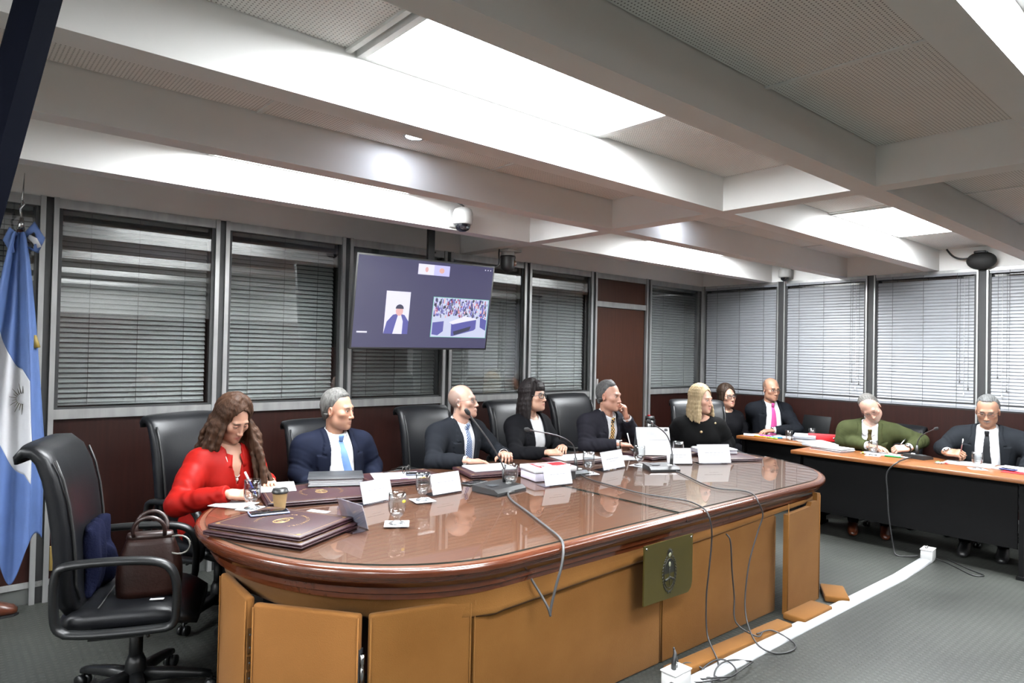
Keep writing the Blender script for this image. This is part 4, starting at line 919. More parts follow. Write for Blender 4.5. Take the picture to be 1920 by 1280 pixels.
    if hg:
        hm = mat('hair_%s' % g['key'], g['hairc'], .5, var=hg.get('var', .35), scale=22, stretch=(5, 5, .8), bump=.25, bscale=60, spec=.10, detail=6)
        if hg['type'] == 'short': V, F = short_hair(hfld, hg, len(g['key'])); V = V @ (Hm * hs).T + hc
        else: hg['hc'] = hc; V, F = long_hair(Hm, hs, hg, g.get('seed', 1))
        np_obj('hair', V, F, hm, root)
        if hg.get('bun'): MB().ell((0, -.125, .02), (.035, .03, .035)).build('hair_bun', hm, root).data.transform(T4)
    if g.get('glasses'): glasses_obj(root, T4, g['glasses'], mat('frame_%s' % g['key'], g['glasses'].get('col', (.01, .01, .012)), .3))
    # ---- clothes
    c = g['clothes']; typ = c['type']; res = c.get('res', .0066)
    allp = np.array([p for sd in (1, -1) for p in arms[sd][:3]]); lo = np.minimum(allp.min(0), v3(-.25, -.22, .47)) - .09; hi = np.maximum(allp.max(0), v3(.25, .26, nb[2])) + .09; lo[2] = max(lo[2], .47)
    def sleeves(f, inf, ends, rip, loose=1.0, k=.025):
        for sd in (1, -1):
            s_, e_, w_, a = arms[sd]; wd = unit(w_ - e_); w2 = w_ - wd * ends; f.cap(s_ - up * .005, s_ + (e_ - s_) * .45, .060 * bs * loose + inf, .056 * bs * loose + inf, .05, rip=rip * .5, nrip=2, ph=sd)
            f.cap(s_ + (e_ - s_) * .4, e_, .055 * bs * loose + inf, .048 * bs * loose + inf, .03, rip=rip, nrip=3.2, ph=1 + sd); f.cap(e_, e_ + (w2 - e_) * .55, .049 * bs * loose + inf, .041 * bs * loose + inf, k, rip=rip, nrip=2.6, ph=2); f.cap(e_ + (w2 - e_) * .5, w2, .041 * bs * loose + inf, .035 * bs * loose + inf, k, rip=rip * .6, nrip=3, ph=.5)
            cutd = wd; sl, X, Y, Z = f.sub(w2 - .09, w2 + .09, 0); d = (X - w2[0]) * cutd[0] + (Y - w2[1]) * cutd[1] + (Z - w2[2]) * cutd[2]; rr = (X - w2[0]) ** 2 + (Y - w2[1]) ** 2 + (Z - w2[2]) ** 2
            f.D[sl] = np.where(rr < .0075, np.maximum(f.D[sl], d), f.D[sl])
    def tcoord(f):
        X = f.ax[0][:, None, None] - nb[0]; Y = f.ax[1][None, :, None] - nb[1]; Z = f.ax[2][None, None, :] - nb[2]
        return X * rt[0] + Y * rt[1] + Z * rt[2], -(X * up[0] + Y * up[1] + Z * up[2]), X * fwd[0] + Y * fwd[1] + Z * fwd[2]
    def neckhole(f, r, dz): f.cap(tor(0, dz, .0), hc + (nb - hc) * .2, r, r * 1.05, .008, 's')
    bust = sex == 'f'; outer = None
    if typ in ('suit', 'blazer'):
        inner = c['inner']; sf = Field(lo, hi, .009); torso(sf, .010, .06, bust)
        sf.fn(lambda X, Y, Z: .0022 * noise3(X, Y, Z, 38, 3), '+'); neckhole(sf, .056 if typ == 'suit' else .066, -.012 if typ == 'suit' else .02)
        V, F = sf.mesh(); Cf = MB()
        so = np_obj('shirt', V, F, inner, root)
        for sd in (1, -1):
            s_, e_, w_, a = arms[sd]
            if a.get('cuff', typ == 'suit'): wd = unit(w_ - e_); q = MB(); q.tube([w_ - wd * .055, w_ - wd * .012, w_ - wd * .002], [.036 * bs, .035 * bs, .033 * bs], 18, caps=False); q.tube([w_ - wd * .002, w_ - wd * .012], [.033 * bs, .030 * bs], 18, caps=False); q.build('cuff', inner, so)
        jf = Field(lo, hi, res); inf = .022; torso(jf, inf, .06, bust)
        for sd in (-1, 1): jf.cap(tor(sd * .07, .030, -.02), sh[sd] + rt * sd * .012, .050 * bs, .056 * bs, .05)
        tx, tw, tfw = tcoord(jf); sw = c.get('skew', 0.0); txx = tx - sw * tw
        ws, wid = c.get('vee', ([-.1, 0, .12, .30, .5], [.075, .066, .066, .050, .02])); wv = np.interp(tw, ws, wid).astype(np.float32)
        # lapels: a raised band beside the opening
        wl, lw = ([.0, .05, .085, .0851, .094, .0941, .16, .34, .42], [.030, .042, .050, .026, .026, .082, .072, .028, 0]); lb = np.interp(tw, wl, lw).astype(np.float32) * c.get('lapel', 1.0)
        band = (np.abs(txx) > wv - .004) & (np.abs(txx) < wv + lb) & (tfw > .01); jf.D = np.where(band, jf.D - .0085, jf.D)
        jf.comb((slice(None),) * 3, np.maximum(np.abs(txx) - wv, .015 - tfw).astype(np.float32), .002, 's')
        neckhole(jf, .068 * bs if typ == 'suit' else .072, -.012)
        sleeves(jf, .010, .024 if typ == 'suit' else .012, c.get('rip', .0028))
        jf.fn(lambda X, Y, Z: .0028 * noise3(X, Y, Z * .5, 26, 5 + len(g['key'])) + .0012 * noise3(X, Y, Z, 60, 9), '+')
        V, F = jf.mesh(); jo = np_obj('jacket', V, F, c['mat'], root); outer = jf
        if c.get('pocket', False):
            q = tor(-.105, .20, .3); hit = jf.trace(q, -fwd)
            if hit is not None: MB().box((0, 0, 0), (.085, .004, .010)).build('breast_pocket', c['mat'], jo).data.transform(Matrix.Translation(Vector(hit + fwd * .002)) @ Matrix([[*r, 0] for r in np.stack([rt, fwd, up], 1)] + [[0, 0, 0, 1]]) @ Matrix.Rotation(.12, 4, 'Y'))
        if c.get('pin'):
            hit = jf.trace(tor(-.085 * 1, .16, .3), -fwd)
            if hit is not None: MB().ell(tuple(hit + fwd * .002), (.007, .004, .007), 10, 6).build('lapel_pin', c['pin'], jo)
        # shirt collar
        if typ == 'suit':
            cb = MB(); nr = .071 * (1 if sex == 'm' else .9) * g.get('collar', 1.0); ax = unit(hc + Hm[:, 2] * -.10 * hs - nb); ax = unit(ax + up * 1.6); cz = nb + ax * .012
            cx_ = rt; cy_ = unit(np.cross(ax, rt)); cy_ = cy_ if cy_ @ fwd > 0 else -cy_
            def cf(u, v):
                a = math.radians(14 + 332 * u); fr = abs(math.cos(a / 2)) ** 3; ang = a; drop = .020 + .052 * fr; r = nr + .012 * v + .008 * v * fr
                top = .044 - .028 * fr
                p = cz + (cx_ * math.sin(ang) + cy_ * math.cos(ang)) * r + ax * (top - v * (drop + .016)) + fwd * (.012 * fr + .010 * v * fr); return p
            cb.grid(cf, 40, 5, thick=.0025).build('collar', inner, so)
            def cb2(u, v):
                a = math.radians(8 + 344 * u); fr = abs(math.cos(a / 2)) ** 3; return cz + (cx_ * math.sin(a) + cy_ * math.cos(a)) * (nr - .001) + ax * (.044 - .028 * fr - v * .06) + fwd * .012 * fr
            MB().grid(cb2, 32, 3).build('collar_stand', inner, so)
        if c.get('tie'):
            tm = c['tie']; bend = c.get('tie_bend', 0.0); end = c.get('tie_end', .44); pts = []
            for i in range(15):
                w = .006 + (end - .006) * i / 14; xx = sw * w + bend * (w / end) ** 1.5; hit = sf.trace(tor(xx, w, .34), -fwd); 
                if hit is None: continue
                pts.append((hit + fwd * (.006 if i else .010), w))
            if len(pts) > 3:
                wd = [(.015 + .031 * ((w - .006) / (end - .006)) ** .7) for _, w in pts]; V = []; UV = []
                for (p, w), hwid in zip(pts, wd):
                    for e in (-1, -.5, 0, .5, 1): V.append(p + rt * e * hwid - fwd * .006 * e * e); UV.append((e * hwid, w))
                F = [(i * 5 + k, i * 5 + k + 1, (i + 1) * 5 + k + 1, (i + 1) * 5 + k) for i in range(len(pts) - 1) for k in range(4)]
                m = MB().add(V, F, 0, True); to = m.build('tie', tm, root); uv = to.data.uv_layers.new(name='UVMap')
                for lp in to.data.loops: uv.data[lp.index].uv = UV[lp.vertex_index]
                k0 = pts[0][0] + up * .016 + fwd * .006; kn = MB(); kn.lathe([(.011, -.022), (.015, -.012), (.018, .010), (.018, .018), (.010, .022)], (0, 0, 0), 14); ko = kn.build('tie_knot', tm, to); ko.data.transform(Matrix.Translation(Vector(k0 - fwd * .002)) @ Matrix([[*r, 0] for r in np.stack([rt, fwd, up], 1)] + [[0, 0, 0, 1]]) @ Matrix.Diagonal((1, .5, 1, 1)))
                uv2 = ko.data.uv_layers.new(name='UVMap')
                for lp in ko.data.loops: v = ko.data.vertices[lp.vertex_index].co; uv2.data[lp.index].uv = (v.x, v.z)
    else:
        jf = Field(lo, hi, res); inf = c.get('inf', .012); torso(jf, inf, .06, True)
        jf.fn(lambda X, Y, Z: c.get('fold', .0035) * noise3(X, Y, Z * .55, 30, 4) + .0015 * noise3(X, Y, Z, 62, 7), '+')
        tx, tw, tfw = tcoord(jf); ws, wid = c.get('vee', ([-.1, 0, .10, .16], [.06, .05, .022, 0])); wv = np.interp(tw, ws, wid).astype(np.float32)
        jf.comb((slice(None),) * 3, np.maximum(np.abs(tx) - wv, .0 - tfw).astype(np.float32), .004, 's') if c.get('open', True) else None
        neckhole(jf, c.get('neckr', .062), c.get('neckz', .0)); sleeves(jf, c.get('sinf', .008), .006, c.get('rip', .006), c.get('loose', 1.0))
        V, F = jf.mesh(); jo = np_obj(c.get('name', 'blouse'), V, F, c['mat'], root); outer = jf
        if c.get('collar'):
            nr = .062; ax = up
            for sd in (-1, 1):
                def cl(u, v):
                    a = math.radians(20 + 150 * u) * sd; r = nr + .036 * v + .01 * (1 - u) * v; p = nb + (rt * math.sin(a) + fwd * math.cos(a)) * r + up * (.020 - .012 * math.cos(a) - .040 * v * (1.0 + .5 * (1 - u))); p += fwd * (.022 * (1 - u)) ; return p
                MB().grid(cl, 14, 4, thick=.003).build('collar', c['mat'], jo)
        for (x, w, r, m) in c.get('buttons', []):
            hit = jf.trace(tor(x, w, .34), -fwd)
            if hit is not None: MB().ell(tuple(hit + fwd * .002), (r, r * .6, r), 12, 8).build('button', m, jo)
        if c.get('necklace'):
            pts = []
            for i in range(21):
                t = -1 + i / 10; x = .058 * math.sin(t * 1.5) / math.sin(1.5); w = .115 - .115 * abs(t) ** 1.6 - .01; hit = tf.trace(tor(x, w, .3), -fwd); 
                hit = hit if hit is not None else tor(x, w, .06)
                pts.append(hit + fwd * .006)
            for p in pts[1:-1:1]: pass
            nk = MB().tube(pts, .0026, 6).build('necklace', c['necklace'], root); MB().ell(tuple(pts[10] - up * .014 + fwd * .004), (.008, .005, .010)).build('pendant', c['necklace'], nk)
    # ---- trousers and shoes
    tr = Field(v3(-.32, -.26, .05), v3(.32, .66, .66), .016)
    kn = g.get('knee', .43); tr.cap(hip + v3(-.07, 0, -.03), hip + v3(.07, 0, -.03), .118 * bs, k=0)
    for sd in (-1, 1): K = v3(sd * .12, kn, .525); A = v3(sd * .13, kn - .03, .115); tr.cap(v3(sd * .09, .02, .545), K, .083, .062, .04); tr.cap(K, A, .060, .047, .02)
    V, F = tr.mesh(); np_obj(c.get('legs_name', 'trousers'), V, F, c.get('legs', c['mat']), root)
    for sd in (-1, 1):
        x, y = sd * .13, kn - .03; sm = loft(MB(), [((x, y - .09, .045), (1, 0, 0), (0, 0, 1), .030, .035, 2.5), ((x, y - .05, .055), (1, 0, 0), (0, 0, 1), .040, .052, 2.5), ((x, y + .03, .052), (1, 0, 0), (0, 0, 1), .042, .050, 2.5), ((x, y + .10, .036), (1, 0, 0), (0, 0, 1), .046, .034, 2.6), ((x, y + .17, .028), (1, 0, 0), (0, 0, 1), .036, .024, 2.4), ((x, y + .195, .024), (1, 0, 0), (0, 0, 1), .018, .014, 2)], 16); sm.build('shoe', c.get('shoe', BLACKPL), root)
    return tag(root, g['label'], 'person', 'people seated at the tables'), dict(root=root, Lc=Lc, hands=hands, arms=arms, outer=outer, hc=hc, Hm=Hm, hs=hs, T4=T4, tor=tor)
# ================================================================ the ten people
def cloth(name, c, rough=.8, sheen=.0, var=.12): return mat(name, tuple(q * .55 for q in c), rough, var=var, scale=14, bump=.06, bscale=300, spec=.06)
NAVY = cloth('navy_wool', (.012, .0165, .038)); CHAR = cloth('charcoal_wool', (.020, .023, .030)); BLK = cloth('black_crepe', (.0085, .0085, .011)); GREYV = cloth('dark_grey_wool', (.030, .029, .040))
INKY = cloth('ink_blue_wool', (.010, .012, .017)); GREEN = cloth('olive_green_tweed', (.075, .088, .034), var=.2); SLATE = cloth('slate_wool', (.022, .026, .032)); RED = cloth('red_satin', (.56, .017, .012), .45, .1, .06); KNIT = cloth('black_knit', (.0075, .0075, .008), .9)
WTOP = cloth('white_top', (1.3, 1.31, 1.33), .8); TIE2 = cloth('sky_blue_silk', (.30, .52, 1.0), .5, .1); TIE3 = dotted('navy_dotted_silk', (.022, .06, .17), (.55, .66, .8), .017, .05); TIE5 = dotted('gold_patterned_silk', (.012, .011, .012), (.75, .42, .10), .026, .11); TIE8 = cloth('pink_silk', (.85, .12, .42), .5, .1); TIE9 = cloth('olive_brown_silk', (.16, .125, .045), .5, .1); TIE10 = cloth('grey_silk', (.035, .038, .042), .5, .1)
JEANS = cloth('dark_trousers', (.012, .013, .020)); PEARL = mat('pearl', (.7, .66, .58), .25); GOLDB = mat('pearl_gold_button', (.62, .45, .25), .25, .4); BROWNL = mat('brown_shoe_leather', (.10, .025, .010), .3)
def lap(x, y, fx, fy, sd, f=.30, s=.13, z=.60): n = math.hypot(fx, fy); fx, fy = fx / n, fy / n; return (x + fx * f + fy * s * sd, y + fy * f - fx * s * sd, z)
def lapd(fx, fy): return (fx, fy, -.15)
PEOPLE = {}
def add(key, **k): k['key'] = key; PEOPLE[key] = person(k)[1]
def body_xy(h, f, lean, gz=None): return (h[0] - f[0] * (lean + .02), h[1] - f[1] * (lean + .02))
# 1 woman in red
add('w1', label='woman in a red blouse with long brown hair writing at the table left end', sex='f', head=(1.918, -1.065, 1.185), gaze=(.246, -.80, -.46), face=(.22, -.97), lean=.14, roll=.05, bs=1.0, skin=(.54, .315, .225), hairc=(.050, .024, .0135), seed=4,
    geo=dict(eye=.35, lip=(.36, .10, .09), brow=(.05, .03, .02), jaw=.92), hair=dict(type='long', len=.34, wave=.014, scatter=.35, r0=.0145, flare=.040, part=-.4, side_fwd={-1: .13, 1: -.09}, side_len={-1: 1.15, 1: .75}, az0=60, n=34, facew=.057, var=.45),
    R=dict(wrist=(1.795, -1.395, .825), elbow=(1.60, -1.19, .755), dir=(.86, -.45, -.08), back=(-.15, -.35, .9), curl=(.75, .75, .45), thumb=.55), L=dict(wrist=(2.10, -1.14, .825), elbow=(2.13, -.93, .74), dir=(-.25, -.95, -.08), back=(0, 0, 1), curl=(.35, .45, .3)),
    clothes=dict(type='blouse', name='blouse', mat=RED, collar=True, necklace=PEARL, loose=1.10, rip=.003, fold=.007, vee=([-.1, 0, .07, .16], [.052, .044, .022, 0]), legs=JEANS))
# 2 man in navy
add('m2', label='grey curly haired man in a navy suit and light blue tie', head=(2.631, -.95, 1.20), gaze=(.52, -.853, -.052), face=(-.06, -1), lean=.05, skin=(.50, .285, .195), hairc=(.125, .122, .115), geo=dict(w=1.02, brow=(.20, .15, .11), brow_a=.6),
    hair=dict(type='short', curly=True, t=.016, front=.004, lump=(.0050, 105), top=1.2, var=.5, nape=.085), R=dict(wrist=(2.49, -1.16, .60), elbow=(2.375, -.93, .80), dir=(.2, -1, -.1)), L=dict(wrist=(2.78, -1.16, .60), elbow=(2.905, -.93, .80), dir=(-.2, -1, -.1)),
    clothes=dict(type='suit', mat=NAVY, inner=SHIRTW, tie=TIE2, tie_bend=-.14, tie_end=.47, vee=([-.1, 0, .12, .30, .5, .7], [.078, .072, .080, .095, .12, .13])), girth=1.08)
# 3 bald man
add('m3', label='bald man in a dark suit with blue dotted tie looking up past the microphone', head=(3.613, -1.0, 1.225), gaze=(.55, -.83, .139), face=(.12, -1), lean=.09, skin=(.50, .315, .245), hairc=(.13, .12, .11), geo=dict(scalp=(.62, (.055, .052, .050)), w=.97, brow=(.25, .2, .17), brow_a=.5, nose=1.1),
    glasses=dict(r=.0014, h=.028, w=.050, col=(.03, .03, .035)),
    R=dict(wrist=(3.43, -1.31, .835), elbow=(3.30, -1.08, .81), dir=(.93, -.30, -.05), back=(0, 0, 1), curl=(.25, .3, .2)), L=dict(wrist=(3.79, -1.27, .85), elbow=(3.94, -1.06, .80), dir=(-.45, -.85, .12), back=(.2, .3, .9), curl=(.7, .8, .5), thumb=.2),
    clothes=dict(type='suit', mat=CHAR, inner=SHIRTW, tie=TIE3, tie_end=.40, vee=([-.1, 0, .12, .30, .5], [.075, .066, .062, .052, .05])))
# 4 dark haired woman
add('w4', label='dark haired woman with black glasses and black blazer, hands clasped', sex='f', head=(4.329, -1.0, 1.245), gaze=(.30, -.95, .105), face=(.05, -1), lean=.10, skin=(.52, .325, .24), hairc=(.012, .009, .009), seed=9, geo=dict(lip=(.34, .13, .11), brow=(.02, .015, .012), jaw=.95),
    hair=dict(type='long', len=.20, wave=.004, flare=.02, bangs=True, az0=70, n=26, facew=.060, var=.3), glasses=dict(r=.0032, h=.036, w=.052, col=(.008, .008, .009)),
    R=dict(wrist=(4.175, -1.33, .835), elbow=(4.06, -1.09, .80), dir=(.88, -.42, .02), back=(-.2, -.3, .9), curl=(.55, .7, .4), cuff=False), L=dict(wrist=(4.42, -1.25, .85), elbow=(4.56, -1.05, .80), dir=(-.72, -.68, .02), back=(.1, -.1, 1), curl=(.5, .6, .4), cuff=False),
    clothes=dict(type='blazer', mat=BLK, inner=WTOP, lapel=.8, pocket=False, pin=PEARL, vee=([-.1, 0, .12, .30, .5], [.075, .072, .068, .060, .055])))
# 5 man with chin on hand
add('m5', label='man in dark grey suit resting his cheek on his fist beside a tablet', head=(5.057, -1.18, 1.235), gaze=(.20, -.97, -.03), face=(-.05, -1), lean=.20, skin=(.50, .285, .21), hairc=(.095, .093, .093), roll=-.05, geo=dict(brow=(.18, .16, .15), brow_a=.5),
    hair=dict(type='short', t=.015, front=.016, part=1, lump=(.0025, 60), top=1.2), R=dict(wrist=(4.96, -1.385, .845), elbow=(4.80, -1.15, .82), dir=(.95, -.25, -.10), back=(0, -.1, 1), curl=(.55, .6, .35)), L=dict(wrist=(5.158, -1.288, 1.055), elbow=(5.37, -1.22, .84), dir=(-.25, .02, .95), back=(.75, -.65, .1), curl=(1.0, 1.1, .8), thumb=.3),
    clothes=dict(type='suit', mat=GREYV, inner=SHIRTW, tie=TIE5, tie_end=.34, vee=([-.1, 0, .12, .30, .5], [.075, .066, .060, .040, .03])))
# 6 blonde woman
add('bl', label='blonde woman in a black cardigan with pearl buttons', sex='f', head=(5.938, -1.523, 1.20), gaze=(-.02, -.995, -.03), face=(-.76, -.65), lean=.05, bs=1.04, skin=(.58, .355, .27), hairc=(.40, .305, .18), seed=12, geo=dict(lip=(.42, .16, .14), brow=(.30, .22, .15), brow_a=.5, jaw=1.0),
    hair=dict(type='long', len=.20, wave=.006, flare=.016, part=.5, az0=62, n=28, facew=.056, var=.22, side_fwd={-1: .03, 1: .01}), R=dict(wrist=(5.69, -1.54, .60), elbow=(5.825, -1.27, .80), dir=(-.76, -.65, -.1)), L=dict(wrist=(5.87, -1.76, .60), elbow=(6.15, -1.66, .80), dir=(-.76, -.65, -.1)),
    clothes=dict(type='cardigan', name='cardigan', mat=KNIT, inf=.016, loose=1.16, rip=.004, neckr=.085, neckz=.02, open=False, buttons=[(0, .085, .012, GOLDB), (-.005, .235, .011, GOLDB), (-.13, .015, .009, GOLDB)]))
# 7 woman behind
add('w7', label='woman with pulled back brown hair and black glasses behind the blonde woman', sex='f', head=(7.461, -.86, 1.145), gaze=(-.42, -.90, .04), face=(-.55, -.83), lean=.05, roll=.10, skin=(.52, .315, .235), hairc=(.030, .018, .012), geo=dict(lip=(.42, .12, .11), brow=(.03, .02, .015)),
    hair=dict(type='long', len=.05, wave=.003, flare=.0, part=.5, az0=66, n=24, facew=.060, k=.016), glasses=dict(r=.0032, h=.034, w=.052, col=(.008, .008, .009)), R=dict(wrist=lap(7.5, -.82, -.55, -.83, 1, .26, .12, .62), dir=(-.55, -.83, 0)), L=dict(wrist=lap(7.5, -.82, -.55, -.83, -1, .26, .12, .62), dir=(-.55, -.83, 0)),
    clothes=dict(type='top', name='top', mat=BLK, neckr=.075, neckz=.03, open=False, res=.010))
# 8 man with pink tie
add('m8', label='balding man with glasses, dark suit and pink tie at the far desk', head=(7.79, -1.21, 1.238), gaze=(-.46, -.88, -.10), face=(-.62, -.78), lean=.05, skin=(.42, .235, .16), hairc=(.06, .045, .035), bs=1.0, geo=dict(scalp=(.65, (.025, .02, .017)), w=1.03, brow=(.06, .04, .03)), glasses=dict(r=.0018, h=.026, w=.050, col=(.02, .015, .012)),
    R=dict(wrist=(7.66, -.86, .72), elbow=(7.88, -.92, .82), dir=(-.7, -.2, -.3)), L=dict(wrist=(7.56, -1.36, .80), elbow=(7.72, -1.55, .82), dir=(-.80, .50, -.06), back=(0, 0, 1), curl=(.4, .5, .3)),
    clothes=dict(type='suit', mat=INKY, inner=SHIRTW, tie=TIE8, tie_end=.42, vee=([-.1, 0, .12, .30, .5], [.078, .070, .085, .10, .11]), res=.009))
# 9 man in green
add('m9', label='grey bearded man in an olive green jacket bent over his writing', head=(7.245, -2.478, 1.150), gaze=(-.72, -.36, -.56), face=(-.93, -.37), lean=.24, roll=.60, skin=(.56, .36, .285), hairc=(.13, .125, .117), geo=dict(beard=(.65, (.20, .19, .175)), brow=(.3, .25, .2), brow_a=.5, eye=.4, nose=1.1),
    hair=dict(type='short', t=.010, top=.9, lump=(.0025, 70), line=([-.10, -.06, -.035, -.01, .02, .05, .075, .10, .14], [-.06, -.05, -.025, .008, .02, .025, .030, .036, .035])), glasses=dict(r=.0014, h=.028, w=.050, col=(.05, .045, .04)),
    R=dict(wrist=(7.150, -2.505, .800), elbow=(7.22, -2.24, .815), dir=(-.12, -.98, -.05), back=(0, 0, 1), curl=(.25, .3, .2)), L=dict(wrist=(7.27, -2.79, .805), elbow=(7.46, -2.84, .86), dir=(-.62, .75, -.10), back=(-.5, -.2, .8), curl=(.85, .8, .45), thumb=.6),
    clothes=dict(type='suit', mat=GREEN, inner=SHIRTW, tie=TIE9, tie_end=.42, tie_bend=.04, vee=([-.1, 0, .12, .30, .5], [.075, .066, .066, .06, .05]), legs=JEANS, shoe=BROWNL))
# 10 moustached man
add('m10', label='grey haired moustached man in a slate suit and grey tie at the right edge', head=(7.45, -3.349, 1.180), gaze=(-.93, -.13, -.30), face=(-.985, -.17), lean=.09, skin=(.36, .205, .135), hairc=(.125, .127, .126), geo=dict(stache=(.95, (.11, .105, .10)), brow=(.16, .13, .11), brow_a=.8, eye=.6, w=1.03),
    hair=dict(type='short', t=.012, front=.010, lump=(.003, 80), line=([-.10, -.06, -.035, -.01, .02, .05, .075, .10, .14], [-.06, -.05, -.025, .012, .025, .034, .044, .052, .052])), glasses=dict(r=.0018, h=.026, w=.050, col=(.02, .02, .02)),
    R=dict(wrist=(7.20, -3.125, .815), elbow=(7.36, -3.04, .83), dir=(-.15, -.93, .05), back=(-.55, 0, .8), curl=(.9, .9, .5), thumb=.6), L=dict(wrist=(7.34, -3.62, .70), elbow=(7.52, -3.66, .82), dir=(-.9, .3, -.3)),
    clothes=dict(type='suit', mat=SLATE, inner=SHIRTW, tie=TIE10, tie_end=.44, vee=([-.1, 0, .12, .30, .5], [.080, .078, .088, .095, .10])), bs=1.1)
# ================================================================ things on the oval table
MAROON = mat('maroon_leather', (.034, .0075, .012), .42, var=.2, scale=9, bump=.1, bscale=160, spec=.45)
ACRY = glassy('clear_acrylic', (.93, .93, .98), ior=1.5, gain=1.5, power=3.0)
DRINKG = glassy('drinking_glass', (.955, .965, .965), ior=1.52, gain=1.6, power=2.6); WATER = glassy('water', (.93, .95, .96), ior=1.33, gain=1.4, power=3.0)
RZ = lambda fx, fy: math.atan2(-fx, fy)
def folder(c, w, l, rz, label, z=TZ, emblem=True, h=.022):
    r = empty('leather_folder', (c[0], c[1], z), rz)
    for nm, zz, hh in (('back_cover', .0055, .009), ('front_cover', h - .0055, .009)): MB().rbox((0, 0, zz), (w, l, hh), .0042, 3).build(nm, MAROON, r)
    MB().box((.004, 0, h / 2), (w - .03, l - .02, h - .014)).build('page_block', PAPER, r); MB().rbox((-w / 2 + .006, 0, h / 2), (.016, l, h - .002), .006, 3).build('spine', MAROON, r)
    zt = h - .0008
    fr = MB()
    for sx in (-1, 1): fr.box((sx * (w / 2 - .022), 0, zt), (.0022, l - .044, .0006))
    for sy in (-1, 1): fr.box((0, sy * (l / 2 - .022), zt), (w - .044, .0022, .0006))
    for sx in (-1, 1):
        for sy in (-1, 1): fr.box((sx * (w / 2 - .030), sy * (l / 2 - .030), zt), (.016, .016, .0006), rz=.785)
    fr.build('gold_border', GOLD, r)
    if emblem:
        em = MB(); P = [(.030 * math.cos(2 * math.pi * i / 28), .040 * math.sin(2 * math.pi * i / 28) - .01, zt) for i in range(28)]; em.tube(P, .003, 6, closed=True, flat=(1, .25)); em.tube([(p[0] * .75, (p[1] + .01) * .75 - .01, zt) for p in P], .0014, 5, closed=True, flat=(1, .4))
        for i in range(9): a = math.pi * (.1 + .8 * i / 8); em.box((.020 * math.cos(a), .036 + .014 * math.sin(a), zt), (.012, .002, .0008), rz=a)
        em.tube([(-.018, -.014, zt), (.018, -.014, zt)], .003, 6, flat=(1, .3)); em.tube([(0, -.035, zt), (0, .015, zt)], .0015, 5, flat=(1, .5)); em.build('gold_emblem', GOLD, r)
        tx = 'CONSEJO DE LA MAGISTRATURA'
        for i, ch in enumerate(tx):
            if ch == ' ': continue
            a = math.radians(215 - 250 * i / (len(tx) - 1)); R_ = .105
            text_mesh(ch, .021, GOLD, r, Matrix.Translation((R_ * math.cos(a), R_ * math.sin(a) - .005, zt)) @ Matrix.Rotation(a - math.pi / 2, 4, 'Z'), 'gold_letter')
    return tag(r, label, 'folder', 'maroon leather folders')
# two folders under the phone, nearest the viewer
fA = RZ(-.90, .42)
folder((1.800, -2.095), .52, .40, math.radians(-62), 'maroon leather folder with gold emblem lying underneath at the table left end', TZ, False)
folder((1.805, -2.080), .49, .38, math.radians(-62), 'maroon folder with gold circular lettering, topmost at the table left end, phone on it', TZ + .0225)
folder((2.26, -1.50), .62, .44, math.radians(-14), 'maroon leather folder under the dark binder in front of the man in navy', TZ, True)
folder((2.86, -1.36), .50, .36, math.radians(-8), 'maroon leather folder under the loose papers and spectacles', TZ, False)
folder((3.50, -1.50), .46, .34, math.radians(-16), 'maroon leather folder with white papers before the bald man', TZ, False)
folder((4.34, -1.48), .46, .32, math.radians(-10), 'maroon leather folder under the papers of the dark haired woman', TZ, False)
folder((5.13, -1.66), .56, .36, math.radians(-6), 'maroon leather folder under the tablet', TZ, False)
folder((5.51, -2.02), .36, .50, math.radians(-24), 'maroon leather folder before the blonde woman, nearest the table right end', TZ, False)
def phone(c, rz, label, cm, z, L=.155, W=.078, tilt=0):
    r = empty('smartphone', (c[0], c[1], z), rz); MB().rbox((0, 0, .0045), (L, W, .009), .004, 3).build('case', cm, r); MB().rbox((0, 0, .0088), (L - .008, W - .008, .0012), .0005, 1).build('screen', mat('black_phone_glass', (.01, .01, .012), .06, spec=.6), r)
    return tag(r, label, 'phone')
phone((1.80, -1.93), math.radians(-10), 'smartphone in a lilac grey case on the topmost folder', mat('lilac_grey_case', (.25, .29, .42), .4), TZ + .0452, .175, .085)
phone((2.955, -1.415), math.radians(-30), 'dark blue smartphone under the spectacles on the papers', mat('navy_case', (.02, .03, .06), .4), TZ + .0275)
phone((3.16, -1.73), math.radians(12), 'black smartphone beside the microphone base', BLACKPL, TZ, .17, .08)
def goblet(x, y, label, fill=.5, z=TZ, s=1.0, sticker=False):
    r = empty('water_glass', (x, y, z))
    prof = [(.0, .0), (.036, .0), (.037, .003), (.030, .007), (.015, .012), (.012, .020), (.0145, .030), (.030, .042), (.0385, .060), (.0405, .085), (.0395, .115), (.0385, .138)]
    inn = [(.0365, .138), (.0375, .115), (.0385, .085), (.0365, .061), (.028, .046), (.010, .040), (0, .039)]
    MB().lathe([(a * s, b * s) for a, b in prof + inn], n=28, cap=False).build('bowl', DRINKG, r)
    if fill: zt = .042 + .09 * fill; MB().lathe([(a * s, b * s) for a, b in [(0, .0398), (.010, .0408), (.0278, .0468), (.0363, .0615), (.0380, min(.085, zt)), (.0372, zt), (0, zt)]], n=24, cap=False).build('water', WATER, r)
    if sticker: MB().ell((0.01 * s, -.040 * s, .105 * s), (.010, .002, .008), 10, 6).build('tag', mat('yellow_tag', (.7, .6, .05), .5), r)
    c = MB().box((0, 0, -.0005), (.115, .115, .001), rz=.3); return tag(r, label, 'glass', 'stemmed water glasses')
